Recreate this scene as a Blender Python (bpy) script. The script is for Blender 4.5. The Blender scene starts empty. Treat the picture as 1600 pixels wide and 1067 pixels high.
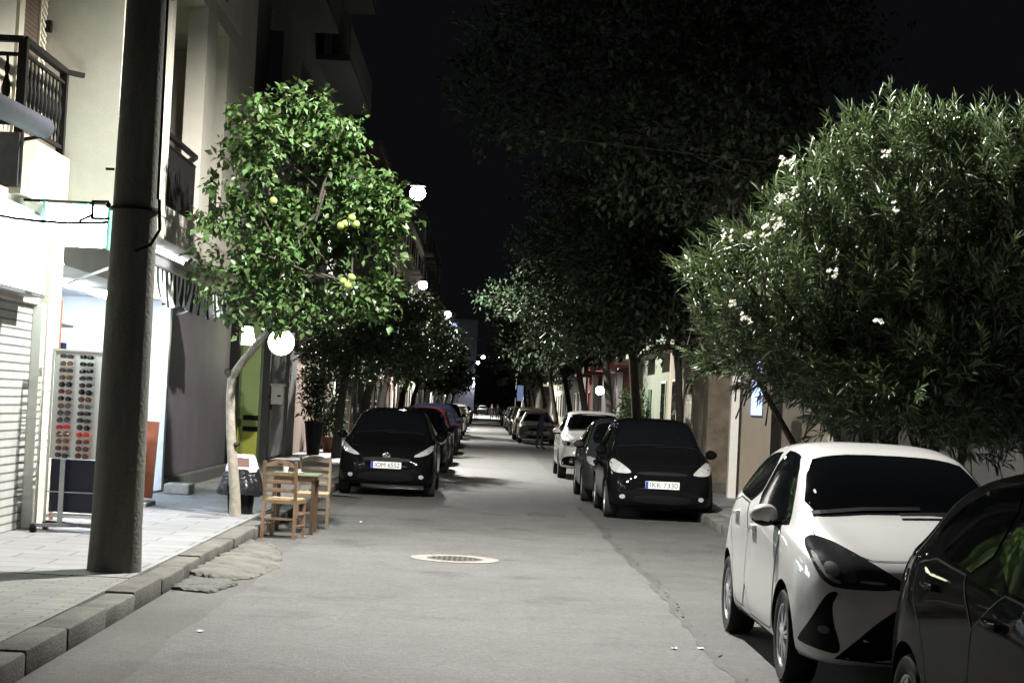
import bpy, bmesh, math, random
import numpy as np
from mathutils import Vector, Matrix, Euler
from mathutils.bvhtree import BVHTree
from mathutils.geometry import delaunay_2d_cdt
R = math.radians
PI = math.pi
rnd = random.Random(7)
SC = bpy.context.scene
COL = SC.collection

# ------------------------------------------------------------------ materials
MATS = {}
def mat(name, color, rough=0.6, metal=0.0, var=0.0, scale=8.0, bump=0.0, bscale=60.0, coat=0.0,
        emit=None, estr=0.0, spec=0.5, island=0.0, sss=0.0, streak=False, ior=1.45):
    if name in MATS: return MATS[name]
    m = bpy.data.materials.new(name); m.use_nodes = True
    nt = m.node_tree; N = nt.nodes; Lk = nt.links
    b = N['Principled BSDF']
    b.inputs['Base Color'].default_value = (*color, 1)
    b.inputs['Roughness'].default_value = rough
    b.inputs['Metallic'].default_value = metal
    b.inputs['Coat Weight'].default_value = coat
    b.inputs['Coat Roughness'].default_value = 0.03
    b.inputs['Specular IOR Level'].default_value = spec
    b.inputs['IOR'].default_value = ior
    tc = N.new('ShaderNodeTexCoord')
    src = tc.outputs['Object']
    if streak:
        mp = N.new('ShaderNodeMapping'); mp.inputs['Scale'].default_value = (1, 1, .18)
        Lk.new(src, mp.inputs['Vector']); src = mp.outputs['Vector']
    if var > 0 or island > 0:
        fac = None
        if var > 0:
            n = N.new('ShaderNodeTexNoise'); n.inputs['Scale'].default_value = scale
            n.inputs['Detail'].default_value = 6; n.inputs['Roughness'].default_value = .65
            Lk.new(src, n.inputs['Vector'])
            rp = N.new('ShaderNodeValToRGB')
            rp.color_ramp.elements[0].position = .3; rp.color_ramp.elements[1].position = .72
            d = 1 - var; u = 1 + var * .5
            rp.color_ramp.elements[0].color = (color[0]*d, color[1]*d, color[2]*d, 1)
            rp.color_ramp.elements[1].color = (min(1, color[0]*u), min(1, color[1]*u), min(1, color[2]*u), 1)
            Lk.new(n.outputs['Fac'], rp.inputs['Fac']); out = rp.outputs['Color']
        else:
            rgb = N.new('ShaderNodeRGB'); rgb.outputs[0].default_value = (*color, 1); out = rgb.outputs[0]
        if island > 0:
            g = N.new('ShaderNodeNewGeometry')
            mr = N.new('ShaderNodeMapRange'); mr.inputs['To Min'].default_value = 1 - island; mr.inputs['To Max'].default_value = 1 + island
            Lk.new(g.outputs['Random Per Island'], mr.inputs['Value'])
            hs = N.new('ShaderNodeHueSaturation')
            mh = N.new('ShaderNodeMapRange'); mh.inputs['To Min'].default_value = .47; mh.inputs['To Max'].default_value = .52
            Lk.new(g.outputs['Random Per Island'], mh.inputs['Value']); Lk.new(mh.outputs[0], hs.inputs['Hue'])
            Lk.new(mr.outputs[0], hs.inputs['Value']); Lk.new(out, hs.inputs['Color']); out = hs.outputs['Color']
        Lk.new(out, b.inputs['Base Color'])
    if bump > 0:
        n2 = N.new('ShaderNodeTexNoise'); n2.inputs['Scale'].default_value = bscale; n2.inputs['Detail'].default_value = 5
        Lk.new(tc.outputs['Object'], n2.inputs['Vector'])
        bp = N.new('ShaderNodeBump'); bp.inputs['Strength'].default_value = bump; bp.inputs['Distance'].default_value = .02
        Lk.new(n2.outputs['Fac'], bp.inputs['Height']); Lk.new(bp.outputs['Normal'], b.inputs['Normal'])
    if emit:
        b.inputs['Emission Color'].default_value = (*emit, 1)
        b.inputs['Emission Strength'].default_value = estr
    MATS[name] = m
    return m

def leaf_mat(name, color, rough=.38, trans=.25):
    m = mat(name, color, rough, island=.35, spec=.5)
    nt = m.node_tree; N = nt.nodes; b = N['Principled BSDF']
    tr = N.new('ShaderNodeBsdfTranslucent'); tr.inputs['Color'].default_value = (color[0]*1.2, color[1]*1.3, color[2]*.7, 1)
    mx = N.new('ShaderNodeMixShader'); mx.inputs[0].default_value = trans
    nt.links.new(b.outputs[0], mx.inputs[1]); nt.links.new(tr.outputs[0], mx.inputs[2])
    nt.links.new(mx.outputs[0], N['Material Output'].inputs['Surface'])
    b.inputs['Specular IOR Level'].default_value = .5 if rough < .4 else .25
    return m

def brick_mat(name, c1, c2, mortar, bw, bh, msize=.01, rough=.8, bump=.4, axes='xy', dirt=.3):
    m = bpy.data.materials.new(name); m.use_nodes = True
    nt = m.node_tree; N = nt.nodes; L = nt.links; b = N['Principled BSDF']; b.inputs['Roughness'].default_value = rough
    tc = N.new('ShaderNodeTexCoord'); src = tc.outputs['Object']
    sx = N.new('ShaderNodeSeparateXYZ'); cx = N.new('ShaderNodeCombineXYZ'); L.new(src, sx.inputs[0])
    L.new(sx.outputs[axes[0].upper()], cx.inputs['X']); L.new(sx.outputs[axes[1].upper()], cx.inputs['Y'])
    br = N.new('ShaderNodeTexBrick'); br.inputs['Scale'].default_value = 1
    br.inputs['Brick Width'].default_value = bw; br.inputs['Row Height'].default_value = bh; br.inputs['Mortar Size'].default_value = msize
    br.inputs['Color1'].default_value = (*c1, 1); br.inputs['Color2'].default_value = (*c2, 1); br.inputs['Mortar'].default_value = (*mortar, 1)
    br.inputs['Bias'].default_value = 0
    L.new(cx.outputs[0], br.inputs['Vector'])
    n = N.new('ShaderNodeTexNoise'); n.inputs['Scale'].default_value = 2.3; n.inputs['Detail'].default_value = 8; n.inputs['Roughness'].default_value = .7
    L.new(src, n.inputs['Vector'])
    mr = N.new('ShaderNodeMapRange'); mr.inputs['From Min'].default_value = .3; mr.inputs['From Max'].default_value = .7
    mr.inputs['To Min'].default_value = 1 - dirt; mr.inputs['To Max'].default_value = 1.1
    L.new(n.outputs['Fac'], mr.inputs['Value'])
    mx = N.new('ShaderNodeMix'); mx.data_type = 'RGBA'; mx.blend_type = 'MULTIPLY'; mx.inputs['Factor'].default_value = 1
    L.new(br.outputs['Color'], mx.inputs['A']); L.new(mr.outputs[0], mx.inputs['B']); L.new(mx.outputs['Result'], b.inputs['Base Color'])
    bp = N.new('ShaderNodeBump'); bp.inputs['Strength'].default_value = bump; bp.inputs['Distance'].default_value = .01; bp.invert = True
    L.new(br.outputs['Fac'], bp.inputs['Height']); L.new(bp.outputs['Normal'], b.inputs['Normal'])
    MATS[name] = m; return m

def asphalt_mat(name, base, dark=.35):
    m = bpy.data.materials.new(name); m.use_nodes = True
    nt = m.node_tree; N = nt.nodes; L = nt.links; b = N['Principled BSDF']; b.inputs['Roughness'].default_value = .62
    tc = N.new('ShaderNodeTexCoord')
    def noise(s, d=6, r=.6):
        n = N.new('ShaderNodeTexNoise'); n.inputs['Scale'].default_value = s; n.inputs['Detail'].default_value = d; n.inputs['Roughness'].default_value = r
        L.new(tc.outputs['Object'], n.inputs['Vector']); return n.outputs['Fac']
    def rng(v, a, c, lo, hi):
        r = N.new('ShaderNodeMapRange'); r.inputs['From Min'].default_value = a; r.inputs['From Max'].default_value = c
        r.inputs['To Min'].default_value = lo; r.inputs['To Max'].default_value = hi; L.new(v, r.inputs['Value']); return r.outputs[0]
    def mul(a, c):
        x = N.new('ShaderNodeMath'); x.operation = 'MULTIPLY'; L.new(a, x.inputs[0]); L.new(c, x.inputs[1]); return x.outputs[0]
    big = rng(noise(.35, 5), .3, .7, 1 - dark, 1 + dark * .5)
    med = rng(noise(2.2, 8, .7), .3, .7, .8, 1.15)
    fine = rng(noise(55, 4, .85), .25, .75, .3, 1.7)
    grain = rng(noise(17, 3, .75), .3, .7, .72, 1.28)
    v = mul(mul(mul(big, med), fine), grain)
    # oil stains
    st = rng(noise(.9, 4, .6), .58, .68, 1, .62)
    v = mul(v, st)
    vx = N.new('ShaderNodeTexVoronoi'); vx.feature = 'DISTANCE_TO_EDGE'; vx.inputs['Scale'].default_value = .42
    nz = N.new('ShaderNodeTexNoise'); nz.inputs['Scale'].default_value = 1.5; nz.inputs['Detail'].default_value = 6
    L.new(tc.outputs['Object'], nz.inputs['Vector'])
    ma = N.new('ShaderNodeVectorMath'); ma.operation = 'MULTIPLY_ADD'; ma.inputs[1].default_value = (.9, .9, 0)
    L.new(nz.outputs['Color'], ma.inputs[0]); L.new(tc.outputs['Object'], ma.inputs[2]); L.new(ma.outputs[0], vx.inputs['Vector'])
    cr = rng(vx.outputs['Distance'], .0, .005, .75, 1)
    v = mul(v, cr)
    hs = N.new('ShaderNodeMix'); hs.data_type = 'RGBA'; hs.blend_type = 'MULTIPLY'; hs.inputs['Factor'].default_value = 1
    hs.inputs['A'].default_value = (*base, 1); L.new(v, hs.inputs['B']); L.new(hs.outputs['Result'], b.inputs['Base Color'])
    bp = N.new('ShaderNodeBump'); bp.inputs['Strength'].default_value = .8; bp.inputs['Distance'].default_value = .008
    L.new(fine, bp.inputs['Height']); L.new(bp.outputs['Normal'], b.inputs['Normal'])
    MATS[name] = m; return m

def stripe_mat(name, c1, c2, period, axis='Y', rough=.8):
    m = bpy.data.materials.new(name); m.use_nodes = True
    nt = m.node_tree; N = nt.nodes; L = nt.links; b = N['Principled BSDF']; b.inputs['Roughness'].default_value = rough
    tc = N.new('ShaderNodeTexCoord'); sx = N.new('ShaderNodeSeparateXYZ'); L.new(tc.outputs['Object'], sx.inputs[0])
    a = N.new('ShaderNodeMath'); a.operation = 'MULTIPLY'; a.inputs[1].default_value = 1 / period; L.new(sx.outputs[axis], a.inputs[0])
    f = N.new('ShaderNodeMath'); f.operation = 'FRACT'; L.new(a.outputs[0], f.inputs[0])
    g = N.new('ShaderNodeMath'); g.operation = 'GREATER_THAN'; g.inputs[1].default_value = .5; L.new(f.outputs[0], g.inputs[0])
    mx = N.new('ShaderNodeMix'); mx.data_type = 'RGBA'; mx.inputs['A'].default_value = (*c1, 1); mx.inputs['B'].default_value = (*c2, 1)
    L.new(g.outputs[0], mx.inputs['Factor']); L.new(mx.outputs['Result'], b.inputs['Base Color'])
    MATS[name] = m; return m

# ------------------------------------------------------------------ object helpers
def tag(o, label=None, cat=None, group=None, kind=None):
    if label: o['label'] = label
    if cat: o['category'] = cat
    if group: o['group'] = group
    if kind: o['kind'] = kind
    return o
def empty(name, loc, label=None, cat=None, group=None, rz=0):
    o = bpy.data.objects.new(name, None); o.empty_display_size = .2; COL.objects.link(o)
    o.location = loc; o.rotation_euler = (0, 0, rz)
    return tag(o, label, cat, group)
def link_mesh(name, me, parent=None):
    o = bpy.data.objects.new(name, me); COL.objects.link(o)
    if parent is not None: o.parent = parent
    return o
def children(o): return [c for c in bpy.data.objects if c.parent == o]
def copy_tree(o, parent=None, kids=None):
    c = o.copy(); COL.objects.link(c)
    if parent is not None: c.parent = parent
    for ch in children(o): copy_tree(ch, c)
    return c
def sharp(me, ang=35):
    for p in me.polygons: p.use_smooth = True
    me.set_sharp_from_angle(angle=R(ang))

class MB:
    """collects shapes, then links them as ONE mesh object"""
    def __init__(s): s.v = []; s.f = []; s.mi = []; s.cur = 0
    def add(s, vs, fs):
        b = len(s.v); s.v += [tuple(v) for v in vs]
        for f in fs: s.f.append([b + i for i in f]); s.mi.append(s.cur)
    def box(s, x0, x1, y0, y1, z0, z1):
        vs = [(x0,y0,z0),(x1,y0,z0),(x1,y1,z0),(x0,y1,z0),(x0,y0,z1),(x1,y0,z1),(x1,y1,z1),(x0,y1,z1)]
        s.add(vs, [(0,3,2,1),(4,5,6,7),(0,1,5,4),(1,2,6,5),(2,3,7,6),(3,0,4,7)])
    def bbox(s, x0, x1, y0, y1, z0, z1, b=.01):
        """box with chamfered edges"""
        bm = bmesh.new(); bmesh.ops.create_cube(bm, size=1)
        for v in bm.verts: v.co = ((x0+x1)/2+v.co.x*(x1-x0), (y0+y1)/2+v.co.y*(y1-y0), (z0+z1)/2+v.co.z*(z1-z0))
        bmesh.ops.bevel(bm, geom=bm.edges[:], offset=b, segments=2, affect='EDGES', profile=.5)
        s.frombm(bm); bm.free()
    def frombm(s, bm):
        bm.verts.index_update(); s.add([v.co[:] for v in bm.verts], [[v.index for v in f.verts] for f in bm.faces])
    def bar(s, a, b, w, h=None, up=(0,0,1)):
        a = Vector(a); b = Vector(b); h = h or w; d = (b-a).normalized(); u = Vector(up)
        if abs(d.dot(u)) > .98: u = Vector((0,1,0))
        r = d.cross(u).normalized()*w/2; t = r.cross(d).normalized()*h/2
        vs = [a-r-t,a+r-t,a+r+t,a-r+t,b-r-t,b+r-t,b+r+t,b-r+t]
        s.add(vs, [(0,3,2,1),(4,5,6,7),(0,1,5,4),(1,2,6,5),(2,3,7,6),(3,0,4,7)])
    def tube(s, pts, rad, n=8, cap=True):
        pts = [Vector(p) for p in pts]; m = len(pts)
        rads = rad if isinstance(rad, (list, tuple)) else [rad]*m
        base = len(s.v); prev = None; vs = []
        for i, p in enumerate(pts):
            d = (pts[min(i+1,m-1)] - pts[max(i-1,0)]).normalized()
            if prev is None:
                u = Vector((0,0,1)) if abs(d.z) < .9 else Vector((1,0,0)); r = d.cross(u).normalized()
            else: r = (prev - d*prev.dot(d)).normalized()
            prev = r; t = d.cross(r)
            for k in range(n):
                a = 2*PI*k/n; vs.append(p + (r*math.cos(a)+t*math.sin(a))*rads[i])
        fs = []
        for i in range(m-1):
            for k in range(n):
                fs.append((i*n+k, i*n+(k+1)%n, (i+1)*n+(k+1)%n, (i+1)*n+k))
        if cap: fs.append(tuple(range(n-1,-1,-1))); fs.append(tuple((m-1)*n+k for k in range(n)))
        s.add(vs, fs)
    def lathe(s, prof, c=(0,0,0), n=20, axis='z', cap=True):
        """prof: list of (r, h)"""
        vs = []; fs = []; m = len(prof); C = Vector(c)
        for r, h in prof:
            for k in range(n):
                a = 2*PI*k/n; x, y = r*math.cos(a), r*math.sin(a)
                vs.append(C + (Vector((x,y,h)) if axis == 'z' else Vector((h,x,y)) if axis == 'x' else Vector((y,h,x))))
        for i in range(m-1):
            for k in range(n): fs.append((i*n+k, i*n+(k+1)%n, (i+1)*n+(k+1)%n, (i+1)*n+k))
        if cap: fs.append(tuple(range(n-1,-1,-1))); fs.append(tuple((m-1)*n+k for k in range(n)))
        s.add(vs, fs)
    def prism(s, poly, h, M=Matrix()):
        """poly in local xy, extruded 0..h in local z"""
        n = len(poly); vs = [M @ Vector((p[0],p[1],0)) for p in poly] + [M @ Vector((p[0],p[1],h)) for p in poly]
        fs = [tuple(range(n-1,-1,-1)), tuple(range(n,2*n))] + [(i,(i+1)%n,n+(i+1)%n,n+i) for i in range(n)]
        s.add(vs, fs)
    def ball(s, c, r, n=12, sc=(1,1,1)):
        prof = [(math.sin(PI*i/n)*1.0+1e-4, -math.cos(PI*i/n)) for i in range(n+1)]
        vs = []; fs = []; k2 = n*2
        for a, h in prof:
            for k in range(k2):
                t = 2*PI*k/k2; vs.append((c[0]+r*sc[0]*a*math.cos(t), c[1]+r*sc[1]*a*math.sin(t), c[2]+r*sc[2]*h))
        for i in range(n):
            for k in range(k2): fs.append((i*k2+k, i*k2+(k+1)%k2, (i+1)*k2+(k+1)%k2, (i+1)*k2+k))
        s.add(vs, fs)
    def build(s, name, mats, parent=None, smooth=None, world=True):
        """vertices are world coordinates unless world=False (then they are the parent's local ones)"""
        off = Vector((0,0,0)); p = parent
        if world:
            while p is not None: off += p.location; p = p.parent
        me = bpy.data.meshes.new(name)
        me.from_pydata([(v[0]-off.x, v[1]-off.y, v[2]-off.z) for v in s.v], [], s.f)
        if not isinstance(mats, (list, tuple)): mats = [mats]
        for m in mats: me.materials.append(m)
        if len(mats) > 1: me.polygons.foreach_set('material_index', s.mi)
        bm = bmesh.new(); bm.from_mesh(me); bmesh.ops.recalc_face_normals(bm, faces=bm.faces[:]); bm.to_mesh(me); bm.free()
        if smooth: sharp(me, smooth)
        me.update()
        return link_mesh(name, me, parent)

def text_mesh(body, size, extrude=.002):
    cu = bpy.data.curves.new('lettering', 'FONT'); cu.body = body; cu.size = size; cu.extrude = extrude
    cu.align_x = 'CENTER'; cu.align_y = 'CENTER'
    o = bpy.data.objects.new('lettering', cu); COL.objects.link(o)
    dg = bpy.context.evaluated_depsgraph_get(); me = bpy.data.meshes.new_from_object(o.evaluated_get(dg))
    vs = [v.co.copy() for v in me.vertices]; fs = [list(p.vertices) for p in me.polygons]
    bpy.data.objects.remove(o); bpy.data.curves.remove(cu); bpy.data.meshes.remove(me)
    return vs, fs

# ------------------------------------------------------------------ material set
M_cream = mat('cream_render', (.46,.44,.37), .85, var=.16, scale=1.6, bump=.25, bscale=120)
M_creamw = mat('pale_render', (.52,.50,.43), .8, var=.1, scale=2.5, bump=.15, bscale=120)
M_greyw = mat('grey_render', (.11,.11,.105), .85, var=.3, scale=1.2, bump=.25, bscale=90, streak=True)
M_pinkw = mat('pink_render', (.26,.19,.155), .85, var=.3, scale=1.5, bump=.25, bscale=90, streak=True)
M_greenw = mat('sage_render', (.16,.18,.135), .85, var=.25, scale=1.5, bump=.25, bscale=90, streak=True)
M_tanw = mat('tan_render', (.30,.26,.20), .85, var=.3, scale=1.5, bump=.3, bscale=60, streak=True)
M_brownw = mat('stained_concrete', (.20,.165,.12), .9, var=.6, scale=2.2, bump=.5, bscale=40)
M_purplew = mat('plum_render', (.125,.105,.125), .8, var=.2, scale=1.5, bump=.2, bscale=90)
M_whitewall = mat('shop_white', (.8,.82,.84), .6, var=.05, scale=3)
M_darkglass = mat('dark_glass', (.004,.005,.006), .04, spec=.4)
M_black = mat('black_plastic', (.008,.008,.009), .5, var=.2, scale=20, spec=.1)
M_iron = mat('wrought_iron', (.008,.007,.007), .6, spec=.2)
M_shutter = mat('shutter_cream', (.6,.56,.45), .6, var=.08, scale=6)
M_steel = mat('galvanised_steel', (.42,.43,.44), .4, metal=.8, var=.25, scale=12)
M_pole = mat('pole_wood', (.115,.115,.098), .9, var=.45, scale=5, bump=.5, bscale=35, streak=True)
M_bark = mat('pale_bark', (.30,.27,.22), .9, var=.35, scale=14, bump=.6, bscale=45)
M_darkbark = mat('dark_bark', (.035,.030,.023), .95, var=.4, scale=10, bump=.6, bscale=30)
M_concrete = mat('kerb_concrete', (.115,.11,.097), .9, var=.45, scale=3, bump=.6, bscale=55)
M_gutter = asphalt_mat('old_gutter_concrete', (.085,.08,.072), .45)
M_asphalt = asphalt_mat('asphalt', (.106,.104,.099), .22)
M_asphalt2 = asphalt_mat('dark_asphalt', (.080,.078,.074), .3)
M_ground = mat('bare_ground', (.05,.045,.04), .95, var=.3, scale=.5)
M_pave = brick_mat('pavement_tiles', (.19,.19,.175), (.15,.15,.138), (.06,.058,.052), .40, .10, .006, .75, .5, dirt=.4)
M_pave2 = brick_mat('smooth_pavers', (.235,.235,.24), (.19,.19,.195), (.06,.06,.06), .8, .4, .009, .6, .3, dirt=.25)
M_roller = brick_mat('roller_slats', (.40,.40,.38), (.37,.37,.36), (.12,.12,.12), 40, .085, .010, .5, .9, axes='yz', dirt=.2)
M_blind = brick_mat('brown_slats', (.12,.085,.06), (.11,.08,.055), (.03,.02,.015), 40, .05, .006, .6, .8, axes='yz', dirt=.2)
M_wood = mat('chair_wood', (.20,.125,.075), .5, var=.35, scale=18, streak=True)
M_wood2 = mat('chair_wood_dull', (.15,.112,.075), .55, var=.35, scale=18, streak=True)
M_rush = brick_mat('rush_seat', (.45,.35,.2), (.36,.27,.15), (.15,.1,.05), .3, .012, .002, .8, .8, dirt=.3)
M_orangewood = mat('orange_board', (.36,.11,.05), .6, var=.2, scale=6)
M_green_table = mat('green_table', (.12,.155,.085), .5, var=.1, scale=8)
M_white_pl = mat('white_plastic', (.75,.73,.68), .4, var=.05)
M_bag = mat('bin_bag', (.012,.012,.014), .22, bump=.8, bscale=25)
M_chrome = mat('chrome', (.75,.75,.76), .12, metal=1)
M_tyre = mat('tyre_rubber', (.012,.012,.012), .85, var=.3, scale=20)
M_rim = mat('alloy_rim', (.55,.56,.57), .32, metal=.6)
M_plate = mat('plate_white', (.72,.72,.70), .45)
M_plateblue = mat('plate_blue', (.02,.05,.3), .45)
M_ink = mat('plate_ink', (.01,.01,.01), .5)
M_lampglass = mat('headlamp_glass', (.40,.41,.40), .1, coat=1, var=.35, scale=14)
M_smoke = mat('smoked_lamp_glass', (.035,.036,.04), .07, coat=1)
M_redlamp = mat('tail_lamp_glass', (.35,.012,.01), .12, coat=1)
M_yellow = mat('yellow_panel', (.36,.36,.05), .5, var=.1)
M_limew = mat('lime_pillar', (.20,.26,.10), .6, var=.12, scale=3)
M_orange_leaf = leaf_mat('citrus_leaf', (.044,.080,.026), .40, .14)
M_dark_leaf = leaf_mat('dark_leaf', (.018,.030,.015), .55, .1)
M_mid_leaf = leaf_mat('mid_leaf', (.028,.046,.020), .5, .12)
M_olea_leaf = leaf_mat('oleander_leaf', (.074,.104,.056), .26, .10)
M_petal = leaf_mat('white_petal', (.58,.56,.53), .6, .4)
M_citrus = mat('green_citrus', (.20,.26,.06), .42, var=.25, scale=30, bump=.1, bscale=200)
M_lampbody = mat('lamp_housing', (.03,.03,.03), .5)
M_lens = mat('street_lamp_lens', (.9,.9,.9), .3, emit=(1.0,.955,.86), estr=60)
M_lens_far = mat('far_lamp_lens', (.9,.9,.9), .3, emit=(1.0,.97,.92), estr=60)
M_globe = mat('globe_glass', (.95,.95,.9), .3, emit=(.92,1.0,.68), estr=26)
M_shoplight = mat('shop_tube', (.9,.9,.9), .3, emit=(.74,.87,1.0), estr=80)
M_tube = mat('soffit_tube', (.9,.9,.9), .3, emit=(.82,.87,1.0), estr=22)
M_signlit = mat('lit_sign_face', (.9,.9,.9), .3, emit=(.95,.97,1.0), estr=9)
M_signmint = mat('mint_sign_face', (.8,.9,.85), .3, emit=(.82,1.0,.93), estr=34)
M_mint = mat('mint_trim', (.2,.55,.42), .4)
M_bluelit = mat('blue_lit_pane', (.5,.6,.9), .3, emit=(.42,.56,1.0), estr=1.1)
M_litwin = mat('lit_window', (.9,.85,.8), .3, emit=(1.0,.9,.95), estr=3.0)
M_red = mat('red_plastic', (.55,.03,.03), .4)
M_pinkball = mat('pink_ball', (.7,.22,.22), .4)
M_skin = mat('skin', (.32,.2,.14), .6)

exec_after = []
# ------------------------------------------------------------------ setting: ground, road, pavements
def sheet(name, x0, x1, y0, y1, z, m, nx=1, ny=1):
    b = MB(); b.add([(x0,y0,z),(x1,y0,z),(x1,y1,z),(x0,y1,z)], [(0,1,2,3)])
    return tag(b.build(name, m), kind='structure')
sheet('ground', -300, 300, -60, 1200, -.02, M_ground)
sheet('gutter', -2.5, -1.75, -20, 30.0, .0, M_gutter)
b = MB()
xs = lambda y: -1.95 + .03*math.sin(y*.9) + .02*math.sin(y*2.9+1) + .012*math.sin(y*7.3)
ys = [-20 + .5*i for i in range(int(50/.5)+1)]
pl = [(xs(y), y, .004) for y in ys] + [(-2.5, 30.5, .004), (-2.5, 700, .004)]
pr = [(1.70 + .022*math.sin(y*.8) + .018*math.sin(y*2.9) + .010*math.sin(y*6.1+1) - .012*max(0, 14-y), y, .004) for y in ys] + [(1.75, 30.5, .004), (1.75, 700, .004)]
n = len(pl); b.add(pl + pr, [(i, n+i, n+i+1, i+1) for i in range(n-1)])
tag(b.build('road', M_asphalt), kind='structure')
sheet('road_shoulder', 1.5, 3.45, -20, 700, .0, M_asphalt2)
b = MB(); r = random.Random(8); sv = []
for y in [8+.12*i for i in range(190)]:
    xe = 1.70 + .022*math.sin(y*.8) + .018*math.sin(y*2.9) + .010*math.sin(y*6.1+1) - .012*max(0, 14-y)
    sv += [(xe-.03+r.uniform(-.02,.02), y, .008), (xe+.05+r.uniform(-.03,.03), y, .008)]
b.add(sv, [(2*i, 2*i+1, 2*i+3, 2*i+2) for i in range(len(sv)//2-1)]); tag(b.build('road_seam', asphalt_mat('tar_seam', (.070,.068,.064), .4)), kind='structure')
# pavements
b = MB(); b.box(-9, -2.74, -5, 14.35, -.02, .135); tag(b.build('near_pavement', M_pave), kind='structure')
b = MB(); b.box(-9, -2.74, 14.35, 320, -.02, .14); tag(b.build('shop_pavement', M_pave2), kind='structure')
b = MB(); b.box(3.72, 9, -5, 320, -.02, .15); tag(b.build('far_side_pavement', M_pave2), kind='structure')
# kerbs: one row of stones each side
def kerb(name, x0, x1, y0, y1, h, seed, m, miss=()):
    r = random.Random(seed); b = MB(); y = y0
    while y < y1:
        l = r.uniform(.8, 1.15) if y < 60 else 5
        if not any(a < y < c for a, c in miss):
            dz = r.uniform(-.02, .004); dx = r.uniform(-.02, .006)
            b.bbox(x0+dx, x1+dx, y+.004, y+l-.004, -.05, h+dz, .018)
        y += l
    return tag(b.build(name, m, smooth=30), kind='structure')
kerb('shop_kerb', -2.74, -2.515, -5, 318, .134, 3, M_concrete)
kerb('far_side_kerb', 3.44, 3.72, -5, 318, .147, 5, M_concrete)

# broken concrete ramp against the kerb
def rubble(name, poly, ztop, seed, m, label, cat, group=None):
    r = random.Random(seed); bm = bmesh.new()
    pts = [Vector(p) for p in poly]; N = 40
    xs_ = [p[0] for p in poly]; ys_ = [p[1] for p in poly]
    bound = []
    for i in range(len(poly)):
        a, c = Vector(poly[i]), Vector(poly[(i+1) % len(poly)]); k = max(2, int((c-a).length/.07))
        for j in range(k): bound.append(a.lerp(c, j/k) + Vector((r.uniform(-.02,.02), r.uniform(-.02,.02))))
    inner = []
    for i in range(N):
        for j in range(N):
            inner.append(Vector((min(xs_)+(max(xs_)-min(xs_))*(i+r.random())/N, min(ys_)+(max(ys_)-min(ys_))*(j+r.random())/N)))
    res = delaunay_2d_cdt(bound + inner, [], [list(range(len(bound)))], 1, 1e-5)
    from mathutils import noise as nz
    for v in res[0]:
        d = min(((v - Vector(bound[i])).length for i in range(len(bound))))
        e = 1 if v.x < min(xs_)+.06 else min(1, d/(.035+.05*abs(nz.noise((v.x*3, v.y*3, seed)))))
        z = ztop(v.x, v.y)*(.2+.8*e) + .008*nz.noise((v.x*7, v.y*7, seed)) + .007*nz.noise((v.x*24, v.y*24, seed))
        cr = abs(nz.noise((v.x*1.6+5, v.y*1.6, seed))); z -= .03*max(0, 1-cr/.045)
        bm.verts.new((v.x, v.y, max(.006, z)))
    bm.verts.ensure_lookup_table()
    for f in res[2]: bm.faces.new([bm.verts[i] for i in f])
    bd = [e for e in bm.edges if e.is_boundary]; ex = bmesh.ops.extrude_edge_only(bm, edges=bd)
    for v in ex['geom']:
        if isinstance(v, bmesh.types.BMVert): v.co.z = -.01
    b = MB(); b.frombm(bm); bm.free()
    return tag(b.build(name, m, smooth=18), label, cat, group)
rubble('broken_concrete', [(-2.5,15.9),(-2.25,15.6),(-1.98,16.1),(-1.86,17.2),(-2.0,18.6),(-2.2,19.6),(-2.5,19.8)], lambda x, y: .062*max(.25, min(1, (-1.75-x)/.6))*(1 if y < 18 else .8), 4, M_concrete, 'crumbled concrete ramp slab laid in the gutter against the kerb', 'concrete slab')
rubble('broken_concrete', [(-2.49,14.9),(-2.15,14.75),(-2.02,15.5),(-2.2,15.9),(-2.49,15.95)], lambda x, y: .03, 9, M_gutter, 'small dark lump of old concrete in the gutter below the pole', 'concrete slab')

# ------------------------------------------------------------------ manhole, drain, litter
t = empty('manhole_cover', (-.22, 19.05, .005), 'round iron manhole cover with pale concrete ring in mid road', 'manhole cover')
b = MB(); b.lathe([(.30,.006),(.47,.006),(.47,.0)], (-.22,19.05,.004), 40, cap=False); b.build('ring', mat('pale_ring', (.22,.21,.19), .9, var=.45, scale=8), t)
b = MB(); b.lathe([(.30,0),(.30,.005),(.27,.008),(.02,.008)], (-.22,19.05,.004), 40)
for i in range(-4, 5):
    for j in range(-4, 5):
        if i*i+j*j < 18: b.box(-.22+i*.055-.016, -.22+i*.055+.016, 19.05+j*.055-.016, 19.05+j*.055+.016, .010, .016)
b.build('lid', mat('cast_iron', (.07,.065,.06), .6, var=.3, scale=20), t)
t = empty('drain_grate', (1.05, 27.55, .004), 'rectangular iron drain grate set in the road before the black van', 'drain grate')
b = MB(); b.box(.76,1.34,27.25,27.30,.0,.012); b.box(.76,1.34,27.85,27.90,.0,.012); b.box(.76,.80,27.30,27.85,.0,.012); b.box(1.30,1.34,27.30,27.85,.0,.012); b.build('frame', MATS['cast_iron'], t)
b = MB()
for i in range(12): b.box(.81+i*.041, .83+i*.041, 27.30, 27.85, .0, .010)
b.build('grille', MATS['cast_iron'], t)
b = MB(); b.bbox(-3.48,-3.08,21.5,21.9,.139,.146,.003); b.bbox(-3.44,-3.12,21.54,21.86,.14,.15,.003)
tag(b.build('inspection_cover', mat('grey_iron', (.16,.16,.16), .6, var=.3)), 'square metal inspection cover in the pavement before the tree', 'inspection cover')
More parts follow.
